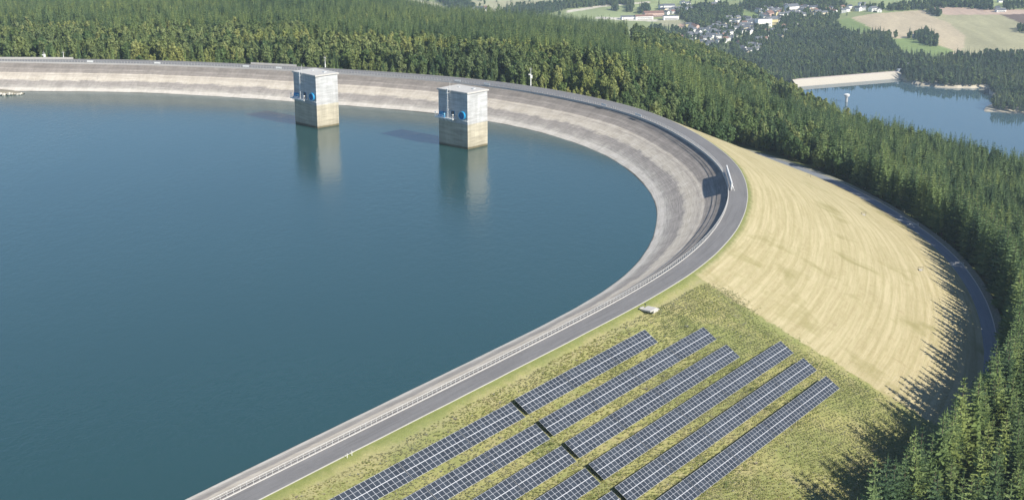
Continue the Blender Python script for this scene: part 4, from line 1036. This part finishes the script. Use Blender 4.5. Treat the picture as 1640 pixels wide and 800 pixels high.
def leafy_crown(seed, nl=15, per=95, HT=13.0, RX=3.2, z0=3.0, size=.42, tall=1.0):
    r = np.random.default_rng(seed); V = []; F = []
    lobes = []
    for i in range(nl):
        t = (i + .5) / nl; z = z0 + (HT - z0) * (t ** .9); prof = math.sin(math.pi * min(.97, .16 + t * .80)) ** .75
        a = r.random() * 6.28; rad = RX * prof * (.25 + .5 * r.random()) * (1 if i % 3 else .2)
        lobes.append((math.cos(a) * rad, math.sin(a) * rad, z, RX * prof * (.36 + .26 * r.random()) + .35))
    lobes.append((0, 0, HT - .8, .8))
    for (x, y, z, lr) in lobes:
        m = int(per * (lr / 1.6) ** 1.6) + 12
        d = r.normal(size=(m, 3)); d /= np.linalg.norm(d, axis=1)[:, None]
        rad = lr * (.55 + .5 * r.random(m)) ; P = np.c_[x + d[:, 0] * rad, y + d[:, 1] * rad, z + d[:, 2] * rad * 1.05 * tall]
        nrm = d + r.normal(size=(m, 3)) * .55; nrm /= np.linalg.norm(nrm, axis=1)[:, None]
        u = np.cross(nrm, r.normal(size=(m, 3))); u /= np.linalg.norm(u, axis=1)[:, None]; w = np.cross(nrm, u)
        s = size * (.6 + .8 * r.random(m))[:, None]
        n0 = len(V)
        Q = np.stack([P - u * s - w * s * .3, P + u * s * .2 - w * s, P + u * s + w * s * .35, P - u * s * .1 + w * s], 1).reshape(-1, 3)
        V += [tuple(p) for p in Q]; F += [(n0 + 4 * i, n0 + 4 * i + 1, n0 + 4 * i + 2, n0 + 4 * i + 3) for i in range(m)]
    return np.array(V), np.array(F)
def trunk(H, r, mat, limbs=0, seed=0):
    b = MB(); b.bar((0, 0, -.6), (0, 0, H * .5), r, 0, 7, r * .6); b.bar((0, 0, H * .5), (.05, 0, H * .94), r * .6, 0, 6, .03)
    rr = random.Random(seed)
    for i in range(limbs):
        a = rr.random() * 6.28; z = H * (.3 + .5 * i / max(1, limbs)); L = H * .17
        b.bar((0, 0, z), (math.cos(a) * L, math.sin(a) * L, z + L * .8), r * .35, 0, 5, .03)
    return b.mesh("trunk", mat)

SPR = []; BRO = []
for k in range(5):
    V, F = spruce_crown(100 + k, K=[24, 26, 22, 25, 23][k], NB=13, R=[3.5, 3.9, 3.1, 3.7, 4.1][k]); SPR.append((np_mesh("spruce_crown", V, F, [M['needle']]), trunk(20, .24, M['bark'])))
for k in range(5):
    V, F = leafy_crown(200 + k, nl=[14, 17, 15, 20, 13][k], RX=[2.4, 3.0, 2.1, 4.0, 3.4][k], HT=[13, 13.5, 13, 12, 11][k], tall=[1.25, 1.1, 1.4, 1.0, 1.0][k])
    BRO.append((np_mesh("leafy_crown", V, F, [M['leaf'] if k < 3 else M['leaf_dark']]), trunk(12, .2, M['birch_bark'] if k < 3 else M['bark'], 5, k)))
PROTO = bpy.data.collections.new("forest_prototypes")               # never linked to the scene: only the forest's instances render
def proto(name, V, F, mats, hasq=False):
    o = bpy.data.objects.new(name, np_mesh(name, V, F, mats)); PROTO.objects.link(o); return o
def join_trunk(V, F, H, r):
    tb = MB(); tb.bar((0, 0, -1), (0, 0, H * .85), r, 0, 5, .04); n = len(V)
    return np.r_[V, np.array(tb.v)], [F] + [np.array([tuple(i + n for i in f) for f in tb.f if len(f) == 4])], tb
def add_proto(name, V, F, leaf, bark, H, r):
    V2, F2, tb = join_trunk(V, F, H, r); mi = [0] * len(F) + [1] * len(F2[1])
    if F.shape[1] == 4: F2 = [np.vstack(F2)]
    o = bpy.data.objects.new(name, np_mesh(name, V2, F2, [leaf, bark], mi)); PROTO.objects.link(o)
# index order follows the names
for k in range(4):
    V, F = spruce_crown(300 + k, K=20, NB=12, R=[3.4, 3.8, 3.1, 3.6][k]); add_proto("a%d_spruce" % k, V, F, M['needle'], M['bark'], 20, .22)
for k in range(4):
    V, F = leafy_crown(400 + k, nl=17, per=70, RX=[2.2, 2.7, 1.9, 2.4][k], HT=13, z0=1.5, size=.48, tall=[1.3, 1.1, 1.4, 1.2][k]); add_proto("b%d_birch" % k, V, F, M['leaf'], M['birch_bark'], 12, .18)
for k in range(3):
    V, F = leafy_crown(500 + k, nl=15, per=48, RX=[4.0, 3.4, 4.4][k], HT=12, z0=2.2, size=.65); add_proto("c%d_oak" % k, V, F, M['leaf_dark'], M['bark'], 10, .25)
for k in range(3):
    V, F = spruce_crown(600 + k, K=11, NB=7, R=[3.2, 3.6, 3.0][k], fine_=False); add_proto("d%d_far_spruce" % k, V, F, M['needle_far'], M['bark'], 20, .2)
for k in range(3):
    V, F = leafy_crown(700 + k, nl=9, per=16, RX=[4.2, 3.6, 4.8][k], HT=12, z0=2, size=1.0); add_proto("e%d_far_leafy" % k, V, F, M['leaf_dark'], M['bark'], 10, .25)

def scatter_stuff(name, pts, idx, sc, rz, coll, label):
    me = bpy.data.meshes.new(name); me.vertices.add(len(pts)); me.vertices.foreach_set('co', np.asarray(pts, np.float32).ravel())
    for nm, ty, val in (("pick", 'INT', np.asarray(idx, np.int32)), ("size", 'FLOAT', np.asarray(sc, np.float32)), ("turn", 'FLOAT', np.asarray(rz, np.float32))):
        at = me.attributes.new(nm, ty, 'POINT'); at.data.foreach_set('value', val)
    o = obj(name, me); tag(o, label, None, None, 'stuff')
    g = bpy.data.node_groups.new(name, 'GeometryNodeTree')
    g.interface.new_socket(name="Geometry", in_out='INPUT', socket_type='NodeSocketGeometry'); g.interface.new_socket(name="Geometry", in_out='OUTPUT', socket_type='NodeSocketGeometry')
    ni, no = g.nodes.new('NodeGroupInput'), g.nodes.new('NodeGroupOutput')
    ci = g.nodes.new('GeometryNodeCollectionInfo'); ci.inputs['Collection'].default_value = coll; ci.inputs['Separate Children'].default_value = True; ci.inputs['Reset Children'].default_value = True
    m2p = g.nodes.new('GeometryNodeMeshToPoints'); ip = g.nodes.new('GeometryNodeInstanceOnPoints'); ip.inputs['Pick Instance'].default_value = True
    def na(nm, ty):
        n = g.nodes.new('GeometryNodeInputNamedAttribute'); n.data_type = ty; n.inputs['Name'].default_value = nm; return n.outputs['Attribute']
    cx = g.nodes.new('ShaderNodeCombineXYZ'); g.links.new(na("turn", 'FLOAT'), cx.inputs[2])
    g.links.new(ni.outputs[0], m2p.inputs[0]); g.links.new(m2p.outputs[0], ip.inputs['Points']); g.links.new(ci.outputs[0], ip.inputs['Instance'])
    g.links.new(na("pick", 'INT'), ip.inputs['Instance Index']); g.links.new(cx.outputs[0], ip.inputs['Rotation']); g.links.new(na("size", 'FLOAT'), ip.inputs['Scale'])
    g.links.new(ip.outputs[0], no.inputs[0])
    md = o.modifiers.new("forest", 'NODES'); md.node_group = g
    return o

def jgrid(x0, x1, y0, y1, s):
    X, Y = np.meshgrid(np.arange(x0, x1, s), np.arange(y0, y1, s)); X = X.ravel() + rng.uniform(-.42, .42, X.size) * s; Y = Y.ravel() + rng.uniform(-.42, .42, Y.size) * s
    return X, Y
# ---- the near and middle forest, from the dam to the ridge
X, Y = jgrid(-820, 900, 60, 1850, 5.2)
t = X / np.maximum(Y, 1); r = np.hypot(X, Y); keep = (t > -.50) & (t < np.where(r < 500, .78, .60)) & (r < 1830)
X, Y, r = X[keep], Y[keep], r[keep]
sd = np.full(len(X), 999.); arc = np.zeros(len(X)); nr = r < 1250; sd[nr], arc[nr] = sd_out(np.c_[X[nr], Y[nr]])
Z = ground(X, Y, sd); px, py = to_px(X, Y, Z)
toeo = np.where(nr, toe_in(np.clip(arc, S_SOUTH - 400, S_NORTH)) + 8.2 + 2.2, 0); toeo = toeo + np.where(nr, 1.5 * np.clip((arc - S_SOUTH - 60) / 60, 0, 1), 0)
ppx = px_of(X, Y)
start = np.where((ppx > 1060) & (Z < np.maximum(-.12 + (TOE_Z + .47) * sd / 80, TOE_Z) + 1.0), toeo, 16)
south = nr & (arc < S_SOUTH + 95) & (ppx > 1180); start = np.where(south & (start > 20), start - .8 - 1.0 * np.clip((S_SOUTH + 60 - arc) / 90, 0, 1), start)
start = np.where(nr, start, -1)
lim = np.interp(ppx, _px, _r1) + np.interp(ppx, [1100, 1300, 2000], [45, 70, 160])
slopez = -.12 + (TOE_Z + .47) * sd / 80
keep = (sd > start) & (r < lim) & ~inside(CLEARING, px, py) & ~((ppx > 1003) & (ppx < 1015) & (py > 52) & (py < 92))
keep &= ~((Y < 700) & (ppx < 900) & (sd > 100)) | (ppx > 900)
X, Y, r, sd, Z, px, py, ppx, arc, start = [v[keep] for v in (X, Y, r, sd, Z, px, py, ppx, arc, start)]
# a closed front of tall spruces along the foot of the solar slope
ex = np.arange(S_SOUTH - 230, S_SOUTH + 270, 2.9); EQ = np.array([ring_at(s_) for s_ in ex]); dd_ = toe_in(ex) + 9.3 - 1.0 * np.clip((S_SOUTH + 60 - ex) / 90, 0, 1) + rng.uniform(-1, 2.2, len(ex)) + 2.6 * np.clip((ex - S_SOUTH - 80) / 60, 0, 1)
EP = EQ[:, :2] + EQ[:, 2:4] * (EQ[:, 4] + dd_)[:, None]; ez = np.full(len(ex), -35.3); epx, epy = to_px(EP[:, 0], EP[:, 1], ez)
front = np.r_[np.zeros(len(X), bool), np.ones(len(ex), bool)]
X, Y, Z, px, py = [np.r_[a_, b_] for a_, b_ in ((X, EP[:, 0]), (Y, EP[:, 1]), (Z, ez), (px, epx), (py, epy))]
r = np.hypot(X, Y); sd = np.r_[sd, dd_]; start = np.r_[start, dd_ - 1]; arc = np.r_[arc, ex]; ppx = px_of(X, Y); nr = np.r_[nr[:0], r < 1250]
u1 = rng.random(len(X)); u1[front] = .99; nz = wob(X, Y, 28, 2.) + .6 * wob(X, Y, 11, 5.)
inn = sd - start
wbelt = np.interp(ppx, [0, 300, 700, 1000, 1100, 1200], [210, 170, 130, 95, 80, 30]) * (1 + .35 * nz)
pd = np.where(ppx < 1180, np.where(inn < wbelt, .78, .10 + .14 * (nz > .55)), np.where(inn < 10, .55, .10 + .25 * (nz > .7)))
pd = np.where((ppx > 1180) & (ppx < 1330) & (inn < 70), .75, pd); pd = np.where((ppx > 1000) & (ppx < 1330) & (r > 950), np.where(wob(X, Y, 55, 4.) + .5 * wob(X, Y, 21, 1.) > -.05, .82, .15), pd)
pd = np.where(sd > 900, np.where((ppx > 1010), pd, .08), pd)
dec = u1 < pd
dark = dec & ((rng.random(len(X)) < np.where(ppx > 1000, np.where(r > 950, .35, .62), .14)))
hgt = np.where(dec, rng.uniform(7.0, 15.0, len(X)), rng.uniform(12, 23, len(X)) + 2.0 * nz)
hgt = np.where(~dec & (ppx < 1180) & (inn < wbelt), hgt * .72, hgt)
hgt = np.where(dec & (ppx < 1000) & (inn < 12), rng.uniform(5, 8.5, len(X)), hgt)
hgt = np.where(~dec & (ppx > 1350) & (inn < 14), rng.uniform(18, 25, len(X)), hgt)
low = (ppx > 1350) & (arc < S_SOUTH + 95) & (r < 470)
hgt = np.where(~dec & low, rng.uniform(21, 28, len(X)), hgt)
hgt = np.where(dec & (ppx > 1350) & (inn < 12), rng.uniform(6, 13, len(X)), hgt)
hgt = np.where(front, rng.uniform(25, 32, len(X)) - 9 * np.clip((arc - S_SOUTH - 60) / 200, 0, 1), hgt)
stand = dec & (ppx > 1000) & (r > 950)
hgt = np.where(stand, rng.uniform(12, 19, len(X)), hgt)
hgt = np.where((r > 1020) & (ppx > 1230) & (ppx < 1440), np.minimum(hgt, rng.uniform(10, 16, len(X))), hgt)
rz = rng.random(len(X)) * 6.28
infr = (px > -20) & (px < 1660) & (py > 40) & (py < 930)
def tree(kind, i):
    me_c, me_t = (SPR if kind == 's' else BRO)[PICK[i]]
    s = hgt[i] / (20.0 if kind == 's' else 13.0)
    o = bpy.data.objects.new("spruce_tree" if kind == 's' else "deciduous_tree", None); C.objects.link(o)
    o.location = (X[i], Y[i], Z[i] - .2); o.rotation_euler = (0, 0, rz[i]); o.scale = (s * wid[i], s * wid[i], s)
    tr = obj("trunk", me_t, o); obj("crown", me_c, o)
    return o
wid = rng.uniform(.88, 1.15, len(X))
PICK = rng.integers(0, 5, len(X)); PICK = np.where(dec, np.where(dark, 3 + PICK % 2, PICK % 3), PICK)
big = hgt / r
iS = np.where(~dec & infr)[0]; iS = iS[np.argsort(-big[iS])][:290]
iB = np.where(dec & infr)[0]; iB = iB[np.argsort(-big[iB])][:290]
single = np.zeros(len(X), bool); single[iS] = True; single[iB] = True
for i in iS:
    o = tree('s', i)
    if inn[i] < 9:
        zn = "at the upper bend of the service road" if py[i] < 400 else "beside the middle stretch of the shaded service road" if py[i] < 620 else "below the end of the visible service road" if py[i] < 790 else "at the bottom edge of the picture beside the shaded grass"
        tag(o, "tall front line spruce " + zn, "spruce", "front line spruces " + zn)
    elif X[i] / Y[i] > .30:
        zn = "halfway down the frame's right border" if py[i] < 430 else "low on the frame's right border" if py[i] < 640 else "in the lower right corner of the frame"
        tag(o, "dark green spruce deep in the forest " + zn, "spruce", "forest spruces " + zn)
    else:
        zn = "above the upper bend of the service road" if py[i] < 400 else "right of the shaded service road" if py[i] < 620 else "above the bottom edge of the picture"
        tag(o, "dark green spruce just behind the forest's edge " + zn, "spruce", "second line spruces " + zn)
for i in iB:
    o = tree('b', i)
    zn = "along the service road's upper bend" if inn[i] < 16 and py[i] < 420 else "beside the shaded lower service road" if inn[i] < 16 else ("below the distant lake, near the upper right corner" if px[i] > 1480 else "below the distant lake's middle" if px[i] > 1330 else "behind the upper end of the mown slope") if py[i] < 330 else "among the spruces at the right border"
    if dark[i]: tag(o, "round crowned dark green deciduous tree " + zn, "tree", "dark deciduous trees " + zn)
    else: tag(o, "slim light green birch like tree " + zn, "tree", "light green trees " + zn)
n_ = len(X); far_r = r > 1500
pk = np.where(~dec, rng.integers(0, 4, n_), np.where(dark, 8 + rng.integers(0, 3, n_), 4 + rng.integers(0, 4, n_)))
sc = hgt / np.where(dec, 13.0, 20.0)
m_ = ~single
scatter_stuff("forest", np.c_[X, Y, Z - .2][m_], pk[m_], sc[m_], rz[m_], PROTO, "dense spruce forest with a pale birch belt behind the ring dam")

# ---- woods of the valley and around the lower lake
WOODS = [
    ([(1206, 62), (1238, 52), (1250, 40), (1262, 34), (1345, 32), (1352, 54), (1386, 58), (1407, 56), (1436, 70), (1440, 92), (1475, 92), (1492, 98), (1532, 92), (1590, 84), (1700, 80), (1700, 190),
      (1600, 181), (1590, 176), (1586, 150), (1578, 138), (1520, 139), (1475, 134), (1450, 128), (1444, 122), (1275, 134), (1258, 134), (1215, 118), (1180, 104), (1170, 84)], .93, .42),
    ([(1112, 14), (1150, 10), (1190, 20), (1186, 30), (1162, 44), (1124, 50), (1104, 44), (1096, 30)], 1.0, .7),
    ([(1180, 12), (1200, 4), (1340, 6), (1360, 14), (1340, 20), (1260, 16), (1212, 20)], .8, .7),
    ([(906, 5), (960, 3), (1004, -4), (1004, 8), (960, 10), (912, 14), (880, 22), (820, 26), (800, 22), (826, 14), (870, 11)], 1.0, .5),
    ([(700, 0), (745, 0), (755, 10), (760, 16), (740, 20), (715, 10)], 1.0, .5),
    ([(1003, 0), (1014, 0), (1014, 20), (1004, 20)], 1.0, .5), ([(1025, 14), (1040, 12), (1042, 22), (1026, 22)], .9, .6), ([(980, 14), (990, 14), (990, 18), (980, 18)], .9, .7),
    ([(1076, 18), (1106, 12), (1108, 30), (1090, 32)], .5, .7),
    ([(1166, 40), (1215, 32), (1232, 48), (1222, 66), (1170, 82), (1120, 86), (1122, 60)], .33, .8),
    ([(1212, 14), (1340, 14), (1344, 32), (1250, 46), (1216, 30)], .28, .8),
    ([(1420, 14), (1455, 8), (1484, 8), (1486, 16), (1470, 16), (1425, 18)], 1.0, .6), ([(1484, 6), (1541, 5), (1541, 13), (1490, 12)], .9, .7),
    ([(1545, 6), (1556, 6), (1556, 13), (1545, 13)], 1., .7), ([(1557, 6), (1576, 6), (1576, 15), (1557, 15)], 1., .7), ([(1578, 6), (1591, 6), (1591, 16), (1578, 16)], 1., .7), ([(1607, 8), (1640, 6), (1660, 14), (1610, 17)], .5, .7),
    ([(1482, 17), (1490, 17), (1508, 24), (1504, 27), (1492, 24)], 1., .8),
    ([(1466, 55), (1484, 53), (1496, 62), (1508, 72), (1498, 76), (1480, 72), (1464, 62)], .9, .7), ([(1452, 58), (1460, 58), (1460, 62), (1452, 62)], 1.5, .8), ([(1434, 58), (1439, 58), (1439, 63), (1434, 63)], 1.5, .8), ([(1420, 58), (1427, 58), (1426, 61), (1420, 61)], 1.5, .8),
    ([(1380, 12), (1416, 12), (1416, 18), (1380, 20)], .4, .7), ([(1632, 46), (1650, 46), (1650, 54), (1632, 53)], 1., .8),
    ([(1290, 172), (1330, 186), (1400, 215), (1500, 244), (1660, 262), (1660, 330), (1400, 300), (1250, 240)], .8, .8),
    ([(1040, 44), (1120, 56), (1140, 84), (1180, 92), (1180, 120), (1040, 90)], .5, .6),
]
X2, Y2 = jgrid(-260, 1500, 1880, 3950, 7.4)
rr2 = np.hypot(X2, Y2); t2 = X2 / Y2; k2 = (t2 > -.12) & (t2 < .44) & (rr2 > 1880); X2, Y2 = X2[k2], Y2[k2]; Z2 = ground(X2, Y2); px2, py2 = to_px(X2, Y2, Z2)
jx, jy = px2 + rng.normal(0, 1.2, len(X2)), py2 + rng.normal(0, .7, len(X2))
sel = np.zeros(len(X2), bool); decf = np.full(len(X2), .5); uu = rng.random(len(X2))
for poly, dens_, df in WOODS:
    ii = inside(poly, jx, jy) & (uu < dens_); sel |= ii; decf[ii] = df
sel |= (rng.random(len(X2)) < .010)
sel &= ~((Z2 < LAKE_Z + 1.0)) 
fieldm = np.zeros(len(X2), bool)
for poly, c in FIELDS[:8]: fieldm |= inside(poly, px2, py2)
wood_strong = np.zeros(len(X2), bool)
for poly, dens_, df in WOODS[1:]: wood_strong |= inside(poly, jx, jy)
sel &= ~fieldm | wood_strong
hx = np.array(HOUSE_XY)
d2h = np.full(len(X2), 1e9)
for hx_, hy_, hl in HOUSE_XY: d2h = np.minimum(d2h, np.hypot(X2 - hx_, Y2 - hy_ + 6) - hl * .55)
sel &= d2h > 3.5
X2, Y2, Z2, decf = X2[sel], Y2[sel], Z2[sel], decf[sel]
dd = rng.random(len(X2)) < decf; nz2 = wob(X2, Y2, 40, 1.)
h2 = np.where(dd, rng.uniform(8, 14, len(X2)), rng.uniform(14, 21, len(X2)) + 2 * nz2)
pk2 = np.where(dd, 14 + rng.integers(0, 3, len(X2)), 11 + rng.integers(0, 3, len(X2)))
scatter_stuff("distant_woods", np.c_[X2, Y2, Z2 - .3], pk2, h2 / np.where(dd, 12., 20.) * 1.12, rng.random(len(X2)) * 6.28, PROTO, "hazy woods round the lower lake, the village and the fields")

# ---- rough grass and weeds of the solar field
def tuft(seed, n, h, w):
    r = np.random.default_rng(seed); V = []; F = []
    for i in range(n):
        a = r.random() * 6.28; b = r.random() * 6.28; rad = w * math.sqrt(r.random()); x, y = math.cos(b) * rad, math.sin(b) * rad; hh = h * (.5 + .7 * r.random()); lean = 1.0 * hh
        bw = .07 + .07 * r.random(); n0 = len(V)
        V += [(x - math.sin(a) * bw, y + math.cos(a) * bw, -.05), (x + math.sin(a) * bw, y - math.cos(a) * bw, -.05), (x + math.cos(a) * lean, y + math.sin(a) * lean, hh)]
        F.append((n0, n0 + 1, n0 + 2))
    return np.array(V), np.array(F)
def mat_grass(name, stops):
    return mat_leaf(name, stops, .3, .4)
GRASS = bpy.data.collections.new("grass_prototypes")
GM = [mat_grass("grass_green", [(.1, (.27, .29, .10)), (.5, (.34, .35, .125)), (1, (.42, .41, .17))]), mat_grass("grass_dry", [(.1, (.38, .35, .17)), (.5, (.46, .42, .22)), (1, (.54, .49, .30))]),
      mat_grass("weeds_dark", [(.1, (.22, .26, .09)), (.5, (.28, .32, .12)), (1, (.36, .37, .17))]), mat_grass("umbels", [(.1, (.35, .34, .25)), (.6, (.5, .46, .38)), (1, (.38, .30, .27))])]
for k in range(6):
    V, F = tuft(900 + k, [34, 30, 36, 30, 26, 34][k], [.42, .5, .34, .45, .65, .55][k], [.42, .5, .5, .45, .4, .45][k])
    o = bpy.data.objects.new("g%d_tuft" % k, np_mesh("tuft", V, F, [GM[[0, 1, 0, 1, 2, 3][k]]])); GRASS.objects.link(o)
U, Vv = jgrid(2, 180, 2.0, 84, .40)
P = O0 + AD * U[:, None] + VD * Vv[:, None]; zz = -.12 + (TOE_Z + .47) * np.minimum(Vv, 77.8) / 77.8
gx, gy = to_px(P[:, 0], P[:, 1], zz); bound = 174 + rng.normal(0, 1.3, len(U)) + 3.0 * wob(P[:, 0], P[:, 1], 4.5)
d1 = wob(P[:, 0], P[:, 1], 7.5, 1.) + .5 * wob(P[:, 0], P[:, 1], 2.6, 4.); d2 = wob(P[:, 0], P[:, 1], 11, 3.) + .5 * wob(P[:, 0], P[:, 1], 3.4, 2.)
kk = (gx > 380) & (gx < 1660) & (gy > 380) & (gy < 830) & (U < bound) & (rng.random(len(U)) < np.clip(.54 + .20 * d1, .25, 1)) & (Vv > 2.3 + .5 * d2)
U, Vv, P, zz, d1, d2 = U[kk], Vv[kk], P[kk], zz[kk], d1[kk], d2[kk]; un = rng.random(len(U))
gp = np.where(d2 > .45, np.where(un < .7, 1, 3), np.where(d1 > .8, np.where(un < .12, 4, np.where(un < .6, 0, 3)), np.where(un < .45, 0, np.where(un < .65, 2, 3)))); gp = np.where(rng.random(len(U)) < .03, 5, gp)
scatter_stuff("rough_grass", np.c_[P, zz], gp, rng.uniform(.22, .50, len(U)) * np.where((gp >= 4) & (un < .04), 1.8, 1), rng.random(len(U)) * 6.28, GRASS, "rough green and yellow grass with weeds between and around the solar rows")

# ------------------------------------------------------------------ the air between camera and valley
def haze():
    b = MB(); b.box((0, 0, (-420 + 135) / 2), (20400, 20400, 555)); m = bpy.data.materials.new("haze"); m.use_nodes = True; nt = m.node_tree
    nt.nodes.remove(nt.nodes["Principled BSDF"]); v = nt.nodes.new('ShaderNodeVolumePrincipled')
    v.inputs['Color'].default_value = (.66, .83, 1.0, 1); v.inputs['Density'].default_value = HAZE; v.inputs['Anisotropy'].default_value = 0.0
    nt.links.new(v.outputs[0], nt.nodes['Material Output'].inputs['Volume'])
    o = b.build("haze", m); tag(o, None, None, None, 'stuff')
HAZE = 0.00007
haze()
